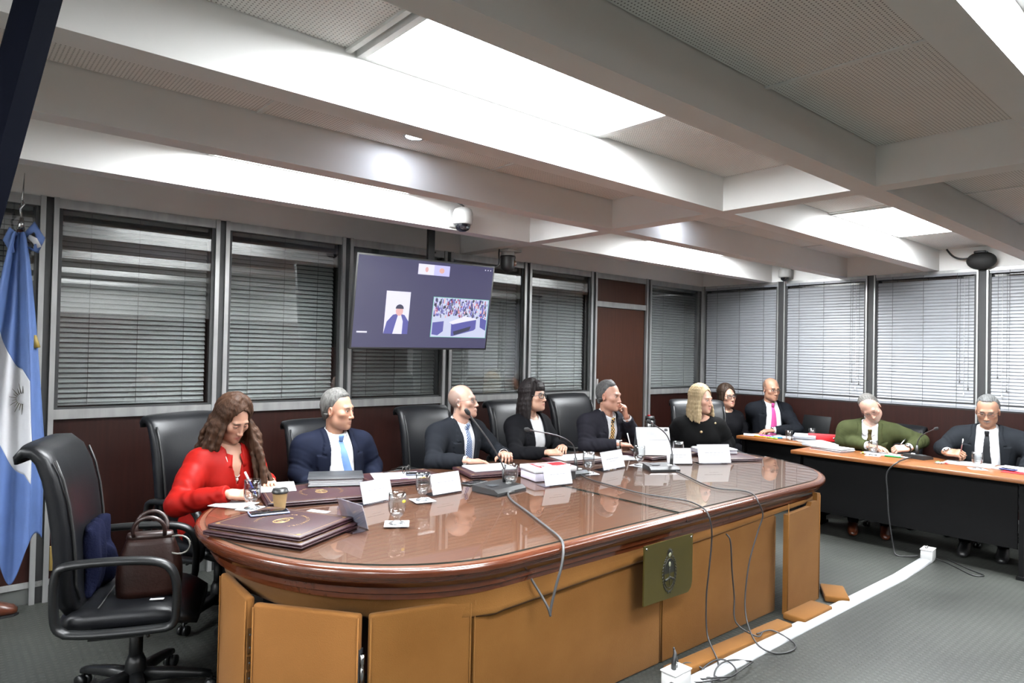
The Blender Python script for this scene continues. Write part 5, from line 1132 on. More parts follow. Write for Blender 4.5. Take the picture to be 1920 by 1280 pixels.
def coaster(x, y, label, rz=.3, z=TZ): return tag(MB().rbox((0, 0, .001), (.115, .115, .0018), .0006, 1).build('paper_coaster', PAPER, None, (x, y, z), rz), label, 'coaster', 'white paper coasters')
GL = [(1.842, -1.60, 'water glass in front of the writing woman in red', .55, 0), (2.268, -2.29, 'empty water glass with a yellow tag in the table middle left', 0, 1), (2.640, -1.945, 'half full water glass between the two left name cards', .5, 0), (3.235, -1.99, 'water glass beside the red and white book', .55, 0), (4.01, -1.905, 'water glass right of the second microphone', .6, 0), (4.56, -1.905, 'water glass in front of the tablet', .3, 0), (5.02, -1.92, 'water glass behind the folded card near the third microphone', .4, 0)]
for x, y, lb, fl_, st_ in GL:
    coaster(x, y, 'white paper coaster under the ' + lb.replace('water glass ', 'glass '), .3 + x); goblet(x, y, lb, fl_, TZ + .0019, 1.04, st_)
coaster(2.05, -1.87, 'empty white paper coaster left of the first name card', .5)
def name_card(x, y, rz, label, w=.215, h=.125, pr=1):
    r = empty('name_card_holder', (x, y, TZ), rz); t = .30; ct, st = math.cos(t), math.sin(t)      # front faces local -Y, leaning back
    def up_(a, q, o=0): return (a, q * st + o * ct, q * ct - o * st + .003)
    M_ = lambda a0, a1, q0, q1, o, th: [up_(a, q, oo) for oo in (o, o + th) for a, q in ((a0, q0), (a1, q0), (a1, q1), (a0, q1))]
    FF = [(3, 2, 1, 0), (4, 5, 6, 7), (0, 1, 5, 4), (1, 2, 6, 5), (2, 3, 7, 6), (3, 0, 4, 7)]
    MB().add(M_(-w / 2, w / 2, 0, h, .002, .0025), FF).build('acrylic_sheet', ACRY, r); MB().box((0, .045, .0018), (w, .095, .0026)).build('acrylic_foot', ACRY, r)
    cd = MB().add(M_(-w / 2 + .004, w / 2 - .004, .006, h - .004, -.0006, .0022), FF).build('card', PAPER, r)
    rnd = random.Random(int(x * 1000))
    for (q, L_, m_) in ((h * .56, w * .55, .0042), (h * .44, w * .28, .0026)):
        a = -L_ / 2; k = MB()
        while a < L_ / 2:
            e = a + rnd.uniform(.018, .034); b = min(e, L_ / 2); k.add(M_(a, b, q - m_ / 2, q + m_ / 2, -.0009, .0004), FF); a = b + .004
        o = k.build('printed_line', mat('faint_print', (.33, .33, .36), .7), cd); o['kind'] = 'stuff'
    return tag(r, label, 'name card', 'white name cards in clear holders')
name_card(2.418, -1.862, math.radians(12), 'white name card in a clear holder in front of the man in navy')
name_card(2.095, -2.215, math.radians(95), 'name card holder turned sideways next to the top folder')
name_card(2.84, -1.900, math.radians(3), 'white name card in a clear holder left of the bald man\'s microphone')
name_card(3.535, -2.10, math.radians(-8), 'white name card in a clear holder against the red and white book')
name_card(4.275, -1.915, math.radians(6), 'white name card in a clear holder in front of the man with tablet', .27, .135)
name_card(4.845, -2.06, math.radians(-34), 'white name card behind the third microphone stem', .20, .125)
name_card(5.105, -2.195, math.radians(-30), 'large white name card nearest the table right end', .27, .15)
def sheet(x, y, w, l, rz, label, z=TZ, n=1, m=PAPER, h=.004):
    r = MB().rbox((0, 0, h / 2), (w, l, h), .0008, 1).build('paper_stack', m, None, (x, y, z), rz); return tag(r, label, 'paper')
sheet(2.10, -1.27, .20, .27, math.radians(-20), 'white notepad the woman in red writes on', TZ + .0225); sheet(1.80, -1.46, .15, .20, math.radians(35), 'white sheet under the forearm of the woman in red', TZ, h=.002)
sheet(2.83, -1.36, .30, .22, math.radians(-22), 'loose white papers with coloured tabs under the spectacles', TZ + .0225); 
for i, (dx, dy, c_) in enumerate(((.08, -.115, (.75, .55, .02)), (-.02, -.07, (.75, .05, .3)), (.12, -.05, (.02, .5, .3)))): tag(MB().box((0, 0, .0006), (.05, .012, .0012)).build('sticky_tab', mat('tab_%d' % i, c_, .6), None, (2.84 + dx, -1.40 + dy, TZ + .0266), -.4), ('yellow', 'pink', 'green')[i] + ' sticky tab on the papers under the spectacles', 'sticky tab')
sheet(3.49, -1.47, .31, .22, math.radians(-14), 'thick white paper stack under the bald man\'s hand', TZ + .0225, h=.012)
sheet(4.33, -1.47, .34, .24, math.radians(-12), 'white papers in front of the dark haired woman', TZ + .0225, h=.006); sheet(4.72, -1.60, .25, .20, math.radians(-20), 'white papers under the hand with the watch', TZ, h=.004)
# binder
b = empty('ring_binder', (2.43, -1.335, TZ + .0225), math.radians(-26)); BND = mat('dark_grey_binder', (.028, .030, .034), .5)
MB().rbox((0, 0, .003), (.31, .245, .004), .0015, 1).build('back_cover', BND, b); MB().rbox((0, 0, .045), (.315, .25, .004), .0015, 1).build('front_cover', BND, b)
for i in range(7): MB().box((.004 * (i % 3 - 1), .003 * (i % 2), .0075 + i * .0052), (.296, .232, .0046)).build('page_block', PAPER, b)
MB().box((0, .122, .024), (.31, .006, .044)).build('spine', BND, b); tag(b, 'thick dark grey binder full of pages on the maroon folder', 'binder')
# book stack red and white
bk = empty('law_book', (3.66, -1.87, TZ), math.radians(-14)); RW = mat('red_print', (.50, .012, .02), .4)
MB().rbox((0, 0, .028), (.30, .20, .052), .004, 2).build('page_block', mat('lilac_white_pages', (.62, .58, .68), .7), bk); MB().box((.05, -.102, .027), (.19, .004, .05)).build('black_case', BLACKPL, bk)
MB().rbox((0, 0, .070), (.31, .21, .028), .002, 1).build('top_volume', PAPER, bk); MB().box((.02, 0, .0845), (.24, .17, .001)).build('red_cover_print', RW, bk); MB().box((-.03, .02, .0852), (.10, .07, .001)).build('white_cover_title', PAPER, bk)
for i in range(3): MB().box((-.085 + i * .018, -.1055, .070), (.008, .001, .024)).build('red_stripe', RW, bk)
MB().box((.02, -.1055, .070), (.10, .001, .022)).build('red_spine_print', RW, bk); tag(bk, 'red and white book on a thick lilac edged volume', 'book')
# coffee cup
cp = empty('coffee_cup', (1.945, -1.70, TZ), 0); MB().lathe([(.026, 0), (.0265, .002), (.037, .085), (.038, .087)], n=24).build('paper_cup', mat('kraft_paper', (.44, .29, .13), .8, var=.08, scale=40), cp)
MB().lathe([(.0405, .084), (.0415, .088), (.0405, .095), (.038, .098), (.036, .106), (.031, .108), (.029, .105), (0, .105)], n=24).build('lid', mat('black_cup_lid', (.012, .012, .012), .35), cp); tag(cp, 'kraft paper coffee cup with black lid', 'cup')
# spectacles lying on the papers
sp = empty('folded_spectacles', (2.90, -1.36, TZ + .037), math.radians(35)); DKF = mat('tortoise_frame', (.012, .008, .006), .3)
for sx in (-1, 1): MB().tube([(sx * .036 + .026 * math.cos(2 * math.pi * i / 16), .0, .022 + .020 * math.sin(2 * math.pi * i / 16)) for i in range(16)], .0028, 6, closed=True).build('rim', DKF, sp); MB().tube([(sx * .062, 0, .03), (sx * .066, .07, .018), (sx * .064, .13, .002)], .0024, 6).build('temple', DKF, sp)
MB().tube([(-.011, 0, .026), (0, -.004, .03), (.011, 0, .026)], .0026, 6).build('bridge', DKF, sp); tag(sp, 'dark framed spectacles lying open on the papers', 'spectacles')
# tablet in a folio
tb = empty('tablet', (4.97, -1.72, TZ + .0225), math.radians(-38)); TS = mat('silver_folio', (.62, .62, .64), .35, .2)
def slab(nm, m, y0, z0, y1, z1, w, th, par):
    a = Vector((0, y0, z0)); e = Vector((0, y1, z1)); d = (e - a); L = d.length; ang = math.atan2(d.z, d.y)
    return MB().rbox(((a + e) / 2), (w, L, th), .003, 2, rx=ang).build(nm, m, par)
slab('tablet_body', TS, -.055, .118, .085, .004, .27, .008, tb) if False else None
slab('back_cover', TS, .045, .21, .00, .115, .27, .007, tb); slab('stand_flap', mat('white_folio_flap', (.78, .78, .80), .5), .0, .115, -.065, .004, .265, .005, tb); slab('tablet_body', GREYPL, .052, .212, .125, .006, .265, .006, tb)
MB().rbox((.108, .030, .196), (.026, .010, .022), .004, 2, rx=-.44).build('camera_bump', BLACKPL, tb); MB().box((0, .19, .004), (.26, .13, .006)).build('keyboard', GREYPL, tb); tag(tb, 'silver tablet standing in a folio in front of the man with the watch', 'tablet')
# papers of the blonde woman
pb = empty('paper_stack', (5.50, -1.93, TZ + .0225), math.radians(-30))
for i in range(6): MB().box((.006 * math.sin(i * 3), .005 * math.cos(i * 2), .003 + .0065 * i), (.30, .21, .006)).build('sheaf', PAPER if i % 3 else mat('lilac_sheaf', (.52, .48, .62), .7), pb)
tag(pb, 'thick uneven stack of white papers before the blonde woman', 'paper stack')
# thermos
th = empty('thermos', (6.45, -.62, 0)); MB().rbox((0, 0, .36), (.34, .34, .72), .01).build('side_cabinet', DARKWOOD, th) if False else None
st2 = tag(MB().b2((6.27, -.62, 0), (6.68, -.20, .70)).box((6.475, -.41, .71), (.45, .46, .02)).build('side_cabinet', DARKWOOD), 'low dark wooden side cabinet by the door carrying a thermos', 'cabinet')
th.location = (6.49, -.52, .72); MB().lathe([(.052, 0), (.054, .01), (.054, .16), (.046, .175)], n=20).build('steel_body', STEEL, th); MB().lathe([(.050, .165), (.050, .20), (.044, .215), (.0, .218)], n=20).build('black_top', BLACKPL, th); MB().box((-.02, 0, .222), (.03, .02, .01)).build('red_button', RW, th); MB().tube([(.05, 0, .18), (.09, 0, .17), (.095, 0, .06), (.054, 0, .04)], .008, 8).build('handle', BLACKPL, th)
tag(th, 'steel thermos jug with black top and red button near the door', 'thermos')
# ---- gooseneck microphones
def mic(base, brz, stem, label, size=(.20, .13), cable=None):
    r = empty('gooseneck_microphone', (base[0], base[1], base[2]), brz); w, l = size
    poly = [(-l / 2, 0), (l / 2, 0), (l / 2, .036), (-l / 2 + .03, .028), (-l / 2, .012)]
    mb = MB(); V = [(x, y, z) for x in (-w / 2, w / 2) for y, z in poly]; mb.add(V, [(4, 3, 2, 1, 0), (5, 6, 7, 8, 9)] + [(i, (i + 1) % 5, 5 + (i + 1) % 5, 5 + i) for i in range(5)]); mb.build('base', BLACKPL, r)
    MB().rbox((w * .28, -.01, .031), (.03, .022, .012), .003).build('talk_button', WHITEPL, r); MB().box((-w * .2, .01, .0345), (.06, .05, .002)).build('speaker_grille', GREYPL, r)
    R_ = Matrix.Rotation(-brz, 3, 'Z'); L_ = lambda p: R_ @ (Vector(p) - Vector(base)); P = [L_(p) for p in stem]
    MB().tube([P[0], P[0] + (P[1] - P[0]).normalized() * .075], [.0125, .0105], 12).build('stem_socket', BLACKPL, r); S = spline(P, 8); MB().tube(S, .0042, 8).build('gooseneck', mat('gooseneck_metal', (.10, .10, .105), .35, .7), r)
    d = (S[-1] - S[-3]).normalized(); MB().tube([S[-1] - d * .012, S[-1] - d * .004, S[-1] + d * .012, S[-1] + d * .03, S[-1] + d * .036], [.006, .012, .0145, .011, .003], 12).build('windscreen', mat('foam_windscreen', (.012, .012, .013), .95, bump=.5, bscale=500), r); MB().tube([S[-1] - d * .018, S[-1] - d * .011], .0065, 10).build('ring_light', mat('mic_ring', (.12, .02, .02), .4), r)
    return tag(r, label, 'microphone', 'black gooseneck conference microphones')
mic((3.155, -1.98, TZ), math.radians(10), [(3.235, -1.93, .815), (3.225, -1.93, .90), (3.13, -1.92, 1.05), (2.975, -1.90, 1.235)], 'gooseneck microphone pointing at the bald man', (.26, .20))
mic((3.90, -1.86, TZ), math.radians(-10), [(3.925, -1.87, .815), (3.915, -1.87, .90), (3.88, -1.87, .985), (3.74, -1.87, 1.05), (3.48, -1.87, 1.105)], 'gooseneck microphone bent towards the dark haired woman', (.18, .14))
mic((4.56, -2.10, TZ), math.radians(-30), [(4.625, -2.14, .815), (4.625, -2.145, .90), (4.60, -2.13, 1.0), (4.54, -2.12, 1.06), (4.425, -2.10, 1.122)], 'gooseneck microphone in front of the blonde woman', (.22, .16))
mic((7.10, -2.93, .745), math.radians(75), [(7.16, -2.90, .775), (7.165, -2.90, .86), (7.16, -2.93, .93), (7.13, -2.99, .975), (7.09, -3.06, 1.012)], 'gooseneck microphone on the right desk between the two men', (.18, .14))
# ---- pens, watches
def pen(a, b_, c, label, r=.0042, cap=None):
    a, b_ = Vector(a), Vector(b_); d = (b_ - a); o = empty('pen', a.to_tuple()); MB().tube([Vector((0, 0, 0)), d * .08, d * .1, d], [.001, r * .8, r, r], 8).build('barrel', c, o); MB().tube([d * .62, d * .63, d * 1.0, d * 1.01], [r * 1.0, r * 1.2, r * 1.2, r * .5], 8).build('cap', cap or c, o); return tag(o, label, 'pen')
pen((1.925, -1.435, .806), (1.865, -1.425, .935), mat('blue_pen', (.03, .035, .30), .3), 'blue pen with white cap in the hand of the woman in red', .005, WHITEPL)
pen((5.06, -1.42, .815), (5.035, -1.40, .935), WHITEPL, 'white stylus standing in the hand of the man with tablet')
pen((7.20, -2.70, .755), (7.30, -2.76, .88), BLACKPL, 'black and silver pen in the hand of the man in green', .0045, STEEL)
pen((7.19, -3.22, .80), (7.21, -3.235, .94), mat('dark_red_pen', (.10, .02, .02), .3), 'dark pen upright in the fist of the moustached man', .0045, STEEL)
def watch(key, sd, label, m):
    q = PEOPLE[key]; root = q['root']; s_, e_, w_, a = q['arms'][sd]; d = unit(w_ - e_); c = w_ + d * .004; n_ = Vector(tuple(q['hands'][sd][0][:, 2])); dd = Vector(tuple(d)); n_ = (n_ - dd * n_.dot(dd)).normalized(); bt = dd.cross(n_)
    P = [Vector(tuple(c)) + (bt * math.cos(2 * math.pi * i / 20) * .031 + n_ * math.sin(2 * math.pi * i / 20) * .028) for i in range(20)]
    o = MB().tube(P, .0075, 6, closed=True, flat=(.4, 1)).build('wrist_watch', m, root); M = Matrix((bt, dd, n_)).transposed(); MB().lathe([(.0, .0), (.019, 0), (.019, .008), (0, .009)], Vector(tuple(c)) + n_ * .026, 16, M=M).build('watch_case', STEEL, o)
watch('m5', 1, '', mat('green_strap', (.03, .035, .02), .6)); watch('m8', -1, '', BLACKPL); watch('m9', -1, '', BLACKPL); watch('m10', 1, '', STEEL)
# ================================================================ things on the right desks
DZ = .7445
goblet(6.93, -2.625, 'water glass on the right desk before the man in green', .3, DZ + .002, .95); coaster(6.93, -2.625, 'white coaster on the right desk before the man in green', .2, DZ)
goblet(6.89, -3.42, 'water glass on the right desk before the moustached man', .6, DZ + .002, .95); coaster(6.89, -3.42, 'white coaster under the glass before the moustached man', .5, DZ)
r = empty('paper_stack', (6.95, -2.26, DZ), math.radians(80))
for i in range(5): MB().box((.01 * math.sin(2.5 * i), .008 * math.cos(3 * i), .0025 + i * .0065), (.30, .22, .0055), rz=.05 * math.sin(i * 2)).build('sheaf', PAPER if i != 1 else RW, r)
tag(r, 'stack of white papers with a red folder edge at the left desk corner', 'paper stack')
r = empty('paper_stack', (7.10, -2.08, DZ), math.radians(70)); MB().rbox((0, 0, .018), (.26, .20, .034), .004).build('white_box_file', PAPER, r); MB().box((.02, 0, .0375), (.24, .19, .004), rz=.08).build('top_sheet', PAPER, r); tag(r, 'white papers piled at the far end of the right desk', 'paper stack')
sheet(7.13, -2.62, .24, .30, math.radians(10), 'white sheet the man in green is writing on', DZ, h=.002); sheet(7.13, -3.30, .26, .34, math.radians(4), 'white papers in front of the moustached man', DZ, h=.004); sheet(7.12, -3.62, .26, .24, math.radians(-8), 'white papers with red folder edge at the right picture edge', DZ, h=.010)
tag(MB().rbox((0, 0, .003), (.28, .26, .005), .001).build('red_folder', RW, None, (7.02, -3.70, DZ), .06), 'red folder edge at the right end of the desk', 'folder')
phone((6.99, -3.60, 0), math.radians(75), 'small blue phone on the white papers at the right desk', mat('blue_case', (.03, .04, .20), .4), DZ + .0102, .11, .06)
def marker(x, y, rz, c, label, z=DZ): o = empty('marker_pen', (x, y, z + .008), rz); MB().tube([(-.06, 0, 0), (-.055, 0, 0), (.02, 0, 0), (.022, 0, 0)], [.005, .0078, .0078, .007], 10).build('barrel', WHITEPL if c[1] < .1 and c[0] < .1 else mat('marker_%s' % label.split()[0], c, .4), o); MB().tube([(.02, 0, 0), (.06, 0, 0), (.064, 0, 0)], [.0085, .0085, .006], 10).build('cap', mat('marker_%s' % label.split()[0], c, .4), o); return tag(o, label, 'marker pen', 'felt marker pens')
marker(6.98, -2.77, math.radians(100), (.02, .45, .10), 'green capped marker on the right desk'); marker(7.0, -2.84, math.radians(70), (.6, .6, .62), 'white marker beside the microphone on the right desk')
wr2 = MB()
for i, (dx, dy, c_) in enumerate(((0, 0, (.7, .72, .7)), (.02, .03, (.05, .4, .1)), (-.02, .025, (.75, .75, .72)), (.015, -.03, (.6, .05, .05)))):
    o = MB().ell((0, 0, .009), (.016, .009, .009), 8, 6).box((.020, 0, .009), (.012, .016, .002), rx=.5).box((-.020, 0, .009), (.012, .016, .002), rx=-.5).build('wrapped_candy', mat('candy_%d' % i, c_, .3), None, (6.93 + dx, -3.16 + dy, DZ), i * 1.3); tag(o, ('white', 'green', 'cream', 'red')[i] + ' wrapped candy lying beside the desk microphone', 'candy', 'wrapped candies')
tag(MB().ell((0, 0, .011), (.02, .012, .011), 8, 6).box((.025, 0, .01), (.015, .02, .002), rx=.4).build('wrapped_candy', mat('candy_yellow', (.55, .5, .05), .3), None, (6.96, -2.53, DZ), .5), 'yellow wrapped candy left of the glass before the man in green', 'candy', 'wrapped candies')
# far desk
marker(7.28, -1.36, math.radians(-80), (.80, .32, .01), 'orange highlighter on the far desk'); marker(7.40, -1.36, math.radians(-70), (.80, .06, .45), 'pink highlighter on the far desk'); marker(7.36, -1.50, math.radians(-75), (.02, .30, .65), 'blue highlighter on the far desk'); marker(7.27, -1.50, math.radians(-95), (.40, .65, .05), 'lime highlighter on the far desk')
sheet(7.42, -1.24, .26, .20, math.radians(-60), 'white papers under the hand of the man in the pink tie', DZ, h=.003); sheet(7.55, -1.55, .3, .22, math.radians(-50), 'white papers beside the laptop', DZ, h=.004)
r = empty('plastic_cup', (7.32, -1.66, DZ)); MB().lathe([(.028, 0), (.030, .002), (.040, .10), (.038, .10), (.028, .004), (0, .004)], n=20, cap=False).build('wall', DRINKG, r); tag(r, 'clear plastic cup at the edge of the far desk', 'cup')
r = empty('plastic_cup', (7.66, -1.74, DZ)); MB().lathe([(.028, 0), (.030, .002), (.040, .11), (.038, .11), (.028, .004), (0, .004)], n=20, cap=False).build('wall', DRINKG, r); tag(r, 'clear tumbler in front of the open laptop', 'cup')
r = empty('paper_heap', (7.50, -1.74, DZ), .4)
for i in range(7):
    a = .12 * math.sin(i * 1.7); MB().grid(lambda u, v, i=i, a=a: ((u - .5) * .30 + .01 * math.sin(i), (v - .5) * .21, .004 + i * .007 + .018 * (u ** 2) * math.sin(i * 1.3 + 1) ** 2 + .004 * math.sin(5 * u + i)), 8, 4, thick=.002).build('loose_sheet', PAPER if i % 3 else mat('bluish_sheet', (.5, .56, .72), .7), r)
tag(r, 'untidy heap of curling white papers on the far desk', 'paper heap')
r = empty('ring_binder', (7.58, -1.89, DZ), math.radians(-62)); MB().rbox((0, 0, .035), (.28, .07, .07), .003).build('red_binder_body', RW, r); MB().box((0, .036, .035), (.26, .004, .06)).build('page_block', PAPER, r); MB().lathe([(.008, 0), (.008, .002)], (.1, -.036, .035), 12, M=Matrix.Rotation(math.pi / 2, 3, 'X')).build('finger_ring', STEEL, r); tag(r, 'red binder lying on its side at the right end of the far desk', 'binder')
sheet(7.38, -1.88, .28, .2, math.radians(-40), 'papers in front of the red binder', DZ, h=.012)
lt = empty('laptop', (7.72, -1.66, DZ), math.radians(-100)); MB().rbox((0, 0, .009), (.33, .23, .016), .004).build('keyboard_base', BLACKPL, lt); MB().rbox((0, .145, .118), (.33, .008, .225), .004, rx=-.28).build('screen_lid', mat('laptop_lid', (.004, .0045, .005), .5, spec=.12), lt)
tag(lt, 'open black laptop on the far desk seen from behind', 'laptop')
# ================================================================ television, cameras, flag, cables, bag
def screen_mat():
    """the video call shown on the screen: flat tones laid out over the panel"""
    return emit('screen_violet', (.040, .036, .120), 1.0)
tv = empty('television', (3.58, -.53, 1.957)); yaw, tilt, roll_ = -.043, .163, .011; W_, H_ = 1.262, 1.262 / 1.75
Rm = Matrix.Rotation(yaw, 4, 'Z') @ Matrix.Rotation(tilt, 4, 'X') @ Matrix.Rotation(-roll_, 4, 'Y'); tv.rotation_euler = Rm.to_euler()
MB().rbox((0, .02, 0), (W_, .045, H_), .004, 2).build('housing', BLACKPL, tv)
def scr(nm, x0, x1, z0, z1, m, y=-.0032, par=None):      # fractions of the screen, origin bottom left
    ax = lambda f: (f - .5) * (W_ - .028); az = lambda f: (f - .5) * (H_ - .03)
    return MB().add([(ax(x0), y, az(z0)), (ax(x1), y, az(z0)), (ax(x1), y, az(z1)), (ax(x0), y, az(z1))], [(0, 1, 2, 3)]).build(nm, m, par or tv)
sc_ = scr('screen', 0, 1, 0, 1, screen_mat())
EW = emit('screen_white', (.86, .84, 1.0), 1.0); EG = emit('screen_grey_violet', (.16, .15, .42), 1.3); EB = emit('screen_jacket_blue', (.07, .07, .30), 1.3); EP = emit('screen_skin', (.75, .42, .42), 1.1); EK = emit('screen_dark', (.02, .02, .07), 1.0); EO = emit('screen_orange', (.8, .45, .4), 1.0); EC = emit('screen_green_line', (.15, .55, .45), 1.0); EL = emit('screen_lilac', (.50, .48, .85), 1.2)
scr('call_tile', .412, .53, .845, .965, EW, -.0036, sc_); scr('call_tile', .53, .648, .845, .965, EL, -.0036, sc_)
scr('caption_bar', .025, .095, .16, .178, EW, -.0036, sc_)
pp = scr('speaker_tile', .205, .375, .155, .635, EW, -.0036, sc_)
ax = lambda f: (f - .5) * (W_ - .028); az = lambda f: (f - .5) * (H_ - .03)
def blob(nm, pts, m, y=-.004): return MB().add([(ax(a), y, az(b)) for a, b in pts], [tuple(range(len(pts)))]).build(nm, m, sc_)
blob('speaker_jacket', [(.205, .155), (.375, .155), (.375, .30), (.345, .37), (.305, .39), (.262, .37), (.222, .29)], EB); blob('speaker_shirt', [(.268, .155), (.335, .155), (.335, .30), (.318, .375), (.296, .365)], EW, -.0043)
blob('speaker_face', [(.305 + .026 * math.cos(2 * math.pi * i / 14), .415 + .055 * math.sin(2 * math.pi * i / 14)) for i in range(14)], EP, -.0046); blob('speaker_hair', [(.305 + .029 * math.cos(math.pi * i / 8), .440 + .05 * math.sin(math.pi * i / 8)) for i in range(9)], EK, -.0049)
blob('avatar', [(.588 + .02 * math.cos(2 * math.pi * i / 12), .905 + .032 * math.sin(2 * math.pi * i / 12)) for i in range(12)], EO); blob('small_face', [(.475 + .012 * math.cos(2 * math.pi * i / 12), .905 + .03 * math.sin(2 * math.pi * i / 12)) for i in range(12)], EP)
scr('room_tile_border', .545, .992, .128, .602, EC, -.0036, sc_); scr('room_tile', .549, .988, .134, .596, emit('screen_pale_lilac', (.62, .66, .86), 1.0), -.0039, sc_)
rnd = random.Random(5); crowd = MB(); cols = [EK, EB, EG, EP, EL, emit('screen_red', (.45, .06, .12), 1.0)]
for i in range(330):
    fx, fz = rnd.uniform(.552, .975), rnd.uniform(.36, .575); w, h_ = rnd.uniform(.005, .014), rnd.uniform(.015, .055); crowd.add([(ax(fx), -.0042 - i * 2e-6, az(fz)), (ax(min(.986, fx + w)), -.0042 - i * 2e-6, az(fz)), (ax(min(.986, fx + w * .8)), -.0042 - i * 2e-6, az(min(.592, fz + h_))), (ax(fx + w * .2), -.0042 - i * 2e-6, az(min(.592, fz + h_)))], [(0, 1, 2, 3)], rnd.choice([0, 0, 1, 1, 2, 2, 3, 4, 5]))
o = crowd.build('crowd_pixels', cols, sc_); o['kind'] = 'stuff'
blob('call_desk', [(.70, .29), (.90, .35), (.90, .24), (.885, .22), (.72, .145), (.705, .145)], EB, -.0046); blob('call_desk_top', [(.68, .31), (.80, .39), (.91, .36), (.71, .285)], EW, -.0048); blob('call_desk', [(.555, .30), (.64, .32), (.64, .20), (.60, .15), (.555, .16)], EB, -.0046); blob('call_desk', [(.93, .38), (.985, .35), (.985, .22), (.935, .26)], EB, -.0046); blob('call_shadow', [(.72, .20), (.86, .27), (.85, .22), (.73, .155)], EK, -.0050)
for k in range(3): scr('status_icon', .93 + .022 * k, .938 + .022 * k, .955, .968, EW, -.0036, sc_)
MB().box((0, .06, .0), (.3, .04, .3)).build('wall_plate', BLACKPL, tv)
tag(tv, 'black flat television showing a video call, hung from the ceiling', 'television')
cm = empty('ceiling_mount', (3.66, -.45, ZC)); MB().b2((-.03, -.015, -.80), (.03, .015, 0)).build('pole', BLACKPL, cm); MB().b2((-.09, -.05, -.012), (.09, .05, 0)).build('ceiling_plate', BLACKPL, cm)
for z in (-.32, -.42): MB().lathe([(.008, 0), (.008, .02)], (.03, 0, z), 8, M=Matrix.Rotation(math.pi / 2, 3, 'Y')).build('bolt', BLACKPL, cm)
tag(cm, 'black ceiling pole holding the television', 'mount')
DOME = mat('smoked_dome', (.012, .012, .016), .08, spec=.7); WCAM = mat('camera_white', (.74, .74, .72), .4)
# white dome camera on the beam
c1 = empty('dome_camera', (3.52, -.955, 2.575)); MB().rbox((0, -.012, 0), (.11, .02, .13), .008).build('bracket', WCAM, c1); MB().tube([(-.0, -.015, .0), (0, -.075, .02)], .032, 12).build('arm', WCAM, c1)
MB().lathe([(.03, .075), (.062, .06), (.074, .03), (.076, -.01), (.070, -.045), (.066, -.05)], (.01, -.10, .0), 24).build('housing', WCAM, c1); MB().lathe([(.058, -.048), (.056, -.07), (.044, -.09), (.022, -.102), (0, -.105)], (.01, -.10, 0), 20, cap=False).build('lens_dome', DOME, c1); MB().lathe([(.014, 0), (.014, .01)], (.02, -.145, -.075), 10, M=Matrix.Rotation(1.2, 3, 'X')).build('lens', GREYPL, c1)
MB().tube(bez((.035, -.10, .06), (.03, -.09, .10), (.0, -.04, .12), (-.03, -.005, .14)), .006, 8).build('cable', BLACKPL, c1); tag(c1, 'white dome security camera with dark lens on the ceiling beam above the television', 'camera', 'dome cameras')
# black ptz camera
c2 = empty('ptz_camera', (4.42, -.53, ZT)); MB().rbox((0.03, 0, -.012), (.16, .12, .024), .006).build('ceiling_plate', WCAM, c2); MB().lathe([(.055, -.02), (.062, -.05), (.064, -.06)], n=20).build('collar', WCAM, c2); MB().lathe([(.066, -.058), (.070, -.075), (.066, -.085), (.066, -.13), (.060, -.165), (.045, -.19), (.02, -.20), (0, -.202)], n=24).build('body', mat('ptz_black', (.014, .012, .012), .4), c2)
MB().lathe([(.024, 0), (.026, .016), (.0, .02)], (.025, -.048, -.125), 16, M=Matrix.Rotation(-.5, 3, 'Z').to_4x4().to_3x3() @ Matrix.Rotation(math.pi / 2 + .1, 3, 'X')).build('lens', mat('amber_lens', (.28, .14, .08), .2), c2); MB().tube(bez((-.10, 0, -.01), (-.13, -.02, -.10), (-.10, -.03, -.14), (-.16, -.04, -.17)), .006, 8).build('cable', BLACKPL, c2)
tag(c2, 'black rotating camera hanging beside the television top right corner', 'camera')
c3 = empty('dome_camera', (8.245, -1.17, 2.575)); MB().rbox((-.015, 0, .0), (.03, .11, .12), .008).build('bracket', WCAM, c3); MB().lathe([(.03, .07), (.062, .06), (.074, .03), (.074, -.03), (.066, -.045)], (-.10, 0, 0), 20).build('housing', WCAM, c3); MB().lathe([(.05, -.044), (.044, -.07), (.02, -.088), (0, -.09)], (-.10, 0, 0), 18, cap=False).build('lens_dome', DOME, c3); MB().tube(bez((-.06, -.02, .06), (-.05, -.08, .10), (-.01, -.10, .06), (-.004, -.02, .10)), .006, 8).build('cable', BLACKPL, c3)
tag(c3, 'white dome camera high on the right wall near the corner', 'camera', 'dome cameras')
c4 = empty('ceiling_speaker', (8.17, -3.11, 2.56)); M_ = Matrix.Rotation(math.pi / 2, 3, 'Y'); MB().ell((0, 0, 0), (.075, .125, .085), 24, 14).build('shell', mat('speaker_black', (.010, .010, .010), .7), c4)
MB().rbox((-.02, .0, .078), (.09, .10, .025), .01).build('top_bracket', BLACKPL, c4); MB().rbox((.05, 0, 0), (.06, .06, .06), .008).build('wall_joint', BLACKPL, c4); MB().tube(bez((0, .11, .03), (-.02, .20, .02), (.02, .25, .06), (.03, .30, .14)), .009, 8).build('cable', BLACKPL, c4); tag(c4, 'black oval wall speaker above the right hand blinds', 'speaker')
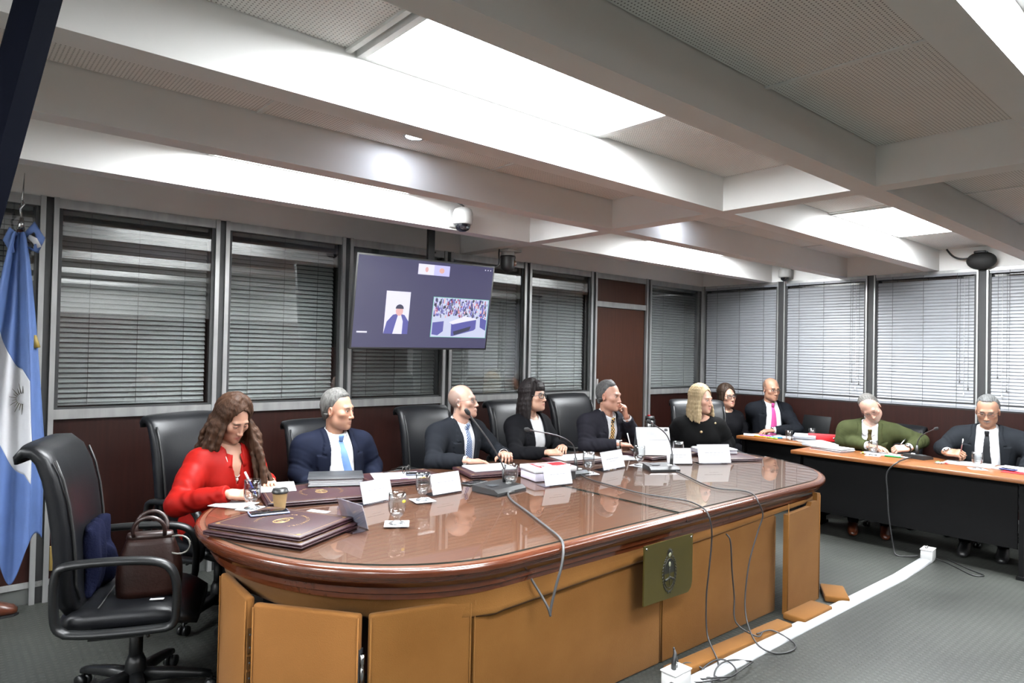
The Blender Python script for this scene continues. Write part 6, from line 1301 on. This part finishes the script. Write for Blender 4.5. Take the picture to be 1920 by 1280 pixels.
# ---- flag on a pole
fg = empty('flag_stand', (.955, -.26, 0)); PW = mat('pole_wood', (.05, .014, .008), .35, coat=.3)
MB().tube([(-.30, 0, .02), (.015, .0, 2.24)], .016, 12).build('pole', PW, fg); MB().tube([(.015, 0, 2.24), (.018, 0, 2.28), (.019, 0, 2.31)], [.022, .014, .010], 10).tube([(.019, 0, 2.31), (.010, 0, 2.36), (.030, 0, 2.39), (.018, 0, 2.41)], .006, 8).tube([(.018, 0, 2.38), (.022, 0, 2.47), (.026, 0, 2.57)], [.006, .004, .001], 8).build('spear_finial', STEEL, fg); MB().lathe([(.16, 0), (.16, .02), (.05, .05), (.03, .10)], (-.30, 0, 0), 20).build('base', PW, fg)
FB = mat('flag_blue', (.075, .140, .35), .75, var=.10, scale=7, bump=.1, bscale=60); FW = mat('flag_white', (.66, .66, .68), .75, var=.04, bump=.1, bscale=60); FGD = mat('flag_gold', (.30, .21, .04), .6)
def flagsurf(u, v):
    # v: 0 top .. 1 bottom; u: 0 left .. 1 right around the drape
    z = 2.22 - 1.78 * v + .07 * math.sin(u * 9) * v - (0.16 * v if .30 < u < .62 else 0) * 0; wl = -.02 - .16 * min(1, v * 1.6) ** .8; wr_ = .03 + .125 * min(1, v * 1.45) ** .75
    x = wl + (wr_ - wl) * u; fold = .030 * min(1, .25 + v * 1.6); y = -.035 - fold * (1 + math.sin(u * 17 + 1.2 * v)) - .02 * math.sin(u * 7 + 2)
    if v > .78: z -= .16 * (v - .78) / .22 * math.exp(-((u - .60) / .16) ** 2)
    return (x, y, z)
sa = lambda u: .36 + .22 * (u - .35) + .30 * max(0, u - .70)
sb = lambda u: .60 + .34 * (u - .2) + .25 * max(0, u - .72)
for nm_, m_, u0, u1, f0, f1, nu_, nv_ in (('blue_band', FB, 0, .8, lambda u: 0, sa, 60, 50), ('white_band', FW, 0, .8, sa, sb, 60, 40), ('blue_band', FB, 0, .8, sb, lambda u: 1, 60, 60), ('blue_band', FB, .8, 1, lambda u: 0, lambda u: 1, 16, 120)):
    MB().grid(lambda p, q: flagsurf(u0 + (u1 - u0) * p, f0(u0 + (u1 - u0) * p) * (1 - q) + f1(u0 + (u1 - u0) * p) * q), nu_, nv_, thick=.003).build(nm_, m_, fg)
ry_ = MB()
for i in range(16): a = math.pi * (.35 + 1.3 * i / 15); c = Vector(flagsurf(.70, .53)) + Vector((0, -.006, 0)); ry_.tube([c + Vector((.03 * math.cos(a), 0, .03 * math.sin(a))), c + Vector(((.065 if i % 2 else .05) * math.cos(a), -.004, (.065 if i % 2 else .05) * math.sin(a) * 1.4))], [.003, .001], 5)
ry_.build('sun_of_may', mat('dark_gold_thread', (.05, .04, .02), .7), fg)
MB().tube([(.03, -.03, 2.20), (.075, -.05, 2.26), (.105, -.05, 2.20), (.085, -.05, 2.12), (.045, -.04, 2.14)], [.012, .034, .038, .028, .012], 10, flat=(.5, 1)).build('bow_blue', FB, fg); MB().tube([(.05, -.052, 2.20), (.075, -.075, 2.18), (.098, -.072, 2.14)], [.012, .018, .014], 10, flat=(.4, 1)).build('bow_white', FW, fg); MB().tube([(0, -.03, 2.20), (-.03, -.04, 2.23), (-.045, -.04, 2.17), (-.02, -.04, 2.10)], [.010, .02, .024, .012], 10, flat=(.5, 1)).build('bow_tail', FB, fg)
MB().tube([flagsurf(.93, .34), tuple(Vector(flagsurf(.93, .34)) + Vector((.012, -.01, -.07)))], [.012, .020], 8).build('gold_fringe', FGD, fg)
tag(fg, 'light blue and white national flag draped on a wooden pole at the far left', 'flag')
# ---- dark leaning bar in the near left corner
p0 = CAM_POS + (CAM_F + CAM_R * ((72 - 960) / 1261.84) + CAM_U * ((640 - 0) / 1261.84)) * 1.15; p1 = CAM_POS + (CAM_F + CAM_R * ((-35 - 960) / 1261.84) + CAM_U * ((640 - 390) / 1261.84)) * 1.15
d_ = (p1 - p0).normalized(); p0 = p0 - d_ * .45; p1 = p0 + d_ * ((p0.z - 0.0) / -d_.z)
lb = autosmooth(MB().tube([p0, p1], .040, 4, flat=(1.0, .8)).build('leaning_bar', mat('dark_navy_metal', (.003, .004, .009), .9, spec=.02))); tag(lb, 'dark navy leaning metal bar in the near upper left corner', 'bar')
# ---- brown shoe at the left edge
sh_ = loft(MB(), [((-.30, 0, .05), (0, 1, 0), (0, 0, 1), .030, .040, 2.5), ((-.25, 0, .062), (0, 1, 0), (0, 0, 1), .040, .058, 2.5), ((-.15, 0, .058), (0, 1, 0), (0, 0, 1), .042, .052, 2.5), ((-.08, 0, .044), (0, 1, 0), (0, 0, 1), .047, .038, 2.6), ((-.02, 0, .034), (0, 1, 0), (0, 0, 1), .038, .026, 2.4), ((0, 0, .028), (0, 1, 0), (0, 0, 1), .018, .014, 2)], 18)
so_ = empty('brown_shoe', (1.02, -.15, 0), -.25); sh_.build('upper', BROWNL, so_); MB().prism([(-.31, -.03), (-.25, -.042), (-.12, -.042), (-.07, -.050), (-.01, -.034), (.008, 0), (-.01, .034), (-.07, .050), (-.12, .042), (-.25, .042), (-.31, .03)], 0, .012).build('sole', BLACKPL, so_)
for k in range(3): MB().tube([(-.15 + .022 * k, -.022, .100 - .011 * k), (-.145 + .022 * k, .022, .100 - .011 * k)], .003, 6).build('lace', BLACKPL, so_)
tag(so_, 'brown leather shoe at the left picture edge on the floor', 'shoe')
# ---- wall socket box and jacket, handbag on the empty chair
wsx = empty('wall_socket', (1.23, -.004, .26)); MB().rbox((0, 0, 0), (.09, .03, .15), .004).build('cover', mat('yellowed_plastic', (.42, .28, .07), .5), wsx); MB().box((0, -.016, 0), (.04, .004, .03)).build('socket', GREYPL, wsx); tag(wsx, 'yellowed wall socket low behind the empty chair', 'socket')
BAG = mat('brown_bag_leather', (.016, .0042, .0022), .45, var=.2, bump=.1, bscale=80, spec=.2)
bg = empty('handbag', (1.36, -1.70, .497), math.radians(-20)); st = []
for t in range(9):
    z = t / 8; st.append(((0, -.02 * z, .25 * z), (1, 0, 0), (0, 1, 0), 0.128 - .040 * z + .02 * math.sin(z * 3), .085 - .05 * z + .01 * math.sin(z * 3), 3.2))
bgo = loft(MB(), st, 30).build('bag_body', BAG, bg); BAGD = mat('dark_bag_trim', (.022, .007, .005), .4)
loft(MB(), [((0, -.02, .246), (1, 0, 0), (0, 1, 0), .096, .038, 3), ((0, -.02, .268), (1, 0, 0), (0, 1, 0), .090, .030, 3)], 26).build('top_band', BAGD, bg)
for sy in (-1, 1): MB().tube(bez((-.06, sy * .035 - .02, .26), (-.09, sy * .07 - .02, .37), (.08, sy * .07 - .02, .38), (.06, sy * .035 - .02, .26), 14), .009, 8).build('handle', BAGD, bg)
MB().tube(bez((.09, -.05, .25), (.19, -.08, .28), (.19, -.09, .15), (.09, -.06, .18), 12), .004, 8).build('strap_loop', mat('grey_strap', (.18, .17, .15), .4), bg)
tag(bg, 'brown leather handbag standing on the empty black chair', 'handbag')
CL = mat('navy_knit_coat', (.006, .0075, .022), .95, var=.2, scale=30, bump=.3, bscale=120, spec=.04)
ct = empty('folded_coat', (1.21, -1.55, .50), math.radians(-113)); f = Field((-.22, -.16, -.01), (.22, .14, .42), .011)
f.box((0, -.035, .16), (.30, .035, .30), .014); f.ell((.06, -.02, .17), (.08, .03, .14), .03); f.ell((-.08, -.01, .09), (.07, .045, .09), .03); f.fn(lambda X, Y, Z: .007 * np.sin(75 * X + 14 * Z + 2 * np.sin(20 * Z)) + .004 * noise3(X, Y, Z, 60, 2), '+'); V, F = f.mesh(); np_obj('coat_cloth', V, F, CL, ct); tag(ct, 'navy blue coat folded against the empty chair backrest', 'coat')
tag(MB().box((0, 0, .0012), (.055, .018, .002)).build('paper_slip', PAPER, None, (1.36, -1.83, .499), math.radians(-28)), 'small white slip of paper on the empty chair seat', 'paper')
# ---- cables and floor trunking
BCAB = mat('black_cable', (.012, .012, .013), .5); GCAB = mat('grey_cable', (.06, .06, .062), .45)
def cable(pts, label, r=.0045, m=BCAB, n=7): return tag(MB().tube(spline(pts, n), r, 7).build('cable', m), label, 'cable', 'microphone cables')
T_ = TZ + .006
cable([(3.19, -2.07, T_), (3.12, -2.02 - .08, T_), (3.02, -2.25, T_), (2.909, -2.50, T_), (2.77, -2.80, T_), (2.70, -2.94, T_), (2.655, -3.005, .765), (2.625, -3.025, .70), (2.60, -3.02, .62), (2.585, -3.01, .54), (2.583, -3.005, .50)], 'grey cable from the first microphone hanging over the table front', .0062, GCAB)
cable([(2.583, -3.008, .495), (2.575, -3.0, .53), (2.56, -2.97, .58), (2.54, -2.93, .64)], 'short cable end tucked back under the valance', .0055, GCAB)
cable([(3.90, -1.94, T_), (3.83, -2.08, T_), (3.78, -2.35, T_), (3.76, -2.58, T_), (3.81, -2.80, T_), (3.77, -2.93, T_), (3.735, -3.01, .765), (3.745, -3.03, .69), (3.765, -3.02, .60), (3.76, -3.01, .45), (3.755, -3.0, .30), (3.74, -3.02, .12), (3.67, -3.13, .03), (3.56, -3.15, .012), (3.45, -3.12, .012)], 'black cable from the second microphone falling to the floor box')
cable([(4.56, -2.23, T_), (4.45, -2.40, T_), (4.27, -2.70, T_), (4.33, -2.87, T_), (4.28, -2.97, T_), (4.24, -3.02, .76), (4.27, -3.035, .68), (4.24, -3.02, .58), (4.165, -3.01, .40), (4.10, -3.03, .17), (4.03, -3.13, .05), (4.06, -3.22, .008), (4.17, -3.27, .008), (4.27, -3.23, .010), (4.24, -3.12, .050), (4.12, -3.09, .052)], 'black cable from the third microphone looping on the white floor trunking')
cable([(4.005, -2.96, .60), (4.01, -2.985, .56), (4.03, -2.985, .40), (4.05, -2.99, .25), (4.02, -3.02, .12), (4.08, -3.11, .056), (4.17, -3.10, .055)], 'black cable hanging straight from the velvet valance')
for i, (cx, cy, rx, ry, ph, lb_) in enumerate(((3.60, -3.17, .13, .07, 0, 'wide loose cable loop on the floor by the white box'), (3.50, -3.13, .08, .10, 1, 'small twisted cable loop behind the white box'), (3.70, -3.20, .16, .05, 2, 'outermost flat cable loop on the floor trunking'), (3.42, -3.18, .10, .04, .5, 'cable loop in front of the white box'))):
    tag(MB().tube([(cx + rx * math.cos(2 * math.pi * k / 28 + ph), cy + ry * math.sin(2 * math.pi * k / 28 + ph), .012 + .03 * (1 + math.sin(4 * math.pi * k / 28 + i)) * (.5 if i < 3 else .2) + (.03 if cy < -3.1 else 0) * 0) for k in range(28)], .0042, 7, closed=True).build('cable_loop', BCAB), lb_, 'cable', 'cable tangle')
tr_ = empty('floor_trunking', (5.0, -3.155, 0)); A, B_ = Vector((-1.75, .02, 0)), Vector((1.62, -.002, 0)); 
loft(MB(), [((-1.80, .02, 0), (0, 1, 0), (0, 0, 1), .048, .024, 2.6), ((-.5, .012, 0), (0, 1, 0), (0, 0, 1), .048, .024, 2.6), ((1.0, -.012, 0), (0, 1, 0), (0, 0, 1), .048, .024, 2.6), ((1.62, .01, 0), (0, 1, 0), (0, 0, 1), .048, .024, 2.6)], 20).build('cover', mat('trunking_white', (.62, .63, .65), .35, var=.03), tr_); tag(tr_, 'long white cable trunking strip on the floor beside the table', 'cable trunking')
def fbox(x, y, label, rz=0):
    r = empty('floor_socket_box', (x, y, 0), rz); MB().rbox((0, 0, .045), (.13, .085, .09), .008).build('box', WHITEPL, r); MB().rbox((0, 0, .092), (.136, .09, .008), .003).build('lid', WHITEPL, r)
    for k in (-1, 1): MB().lathe([(.008, .096), (.008, .112)], (k * .015, .01, 0), 10).build('plug_pin', STEEL, r)
    return r
b1 = fbox(6.665, -3.15, '', .1); tag(b1, 'white floor socket box at the far end of the trunking', 'socket box', 'white floor socket boxes'); b2_ = fbox(3.335, -3.11, '', .0); MB().tube([(-.02, .0, .10), (-.02, 0, .13), (-.01, .0, .17), (-.005, .01, .185)], [.012, .013, .009, .005], 8).build('plug', BLACKPL, b2_); MB().rbox((-.07, -.03, .045), (.05, .03, .03), .006).build('side_plug', BLACKPL, b2_); tag(b2_, 'white floor socket box with black plugs under the table front', 'socket box', 'white floor socket boxes')
MB().tube(bez((-.005, .01, .185), (0, .02, .21), (.06, .05, .12), (.10, .03, .02), 10), .0045, 7).build('plug_lead', BCAB, b2_)
cable([(7.02, -2.90, DZ + .012), (6.78, -2.93, DZ + .02), (6.62, -2.93, DZ + .008), (6.605, -2.86, .66), (6.605, -2.865, .50), (6.60, -2.88, .30), (6.595, -2.92, .06), (6.58, -2.95, .008), (6.62, -3.02, .008), (6.66, -3.08, .02)], 'black cable hanging down the right desk front', .006)
cable([(6.72, -3.16, .02), (6.70, -3.26, .006), (6.60, -3.38, .006), (6.50, -3.50, .006), (6.57, -3.55, .006), (6.66, -3.42, .006), (6.80, -3.25, .006)], 'thin cable lying on the floor right of the far socket box', .0045)
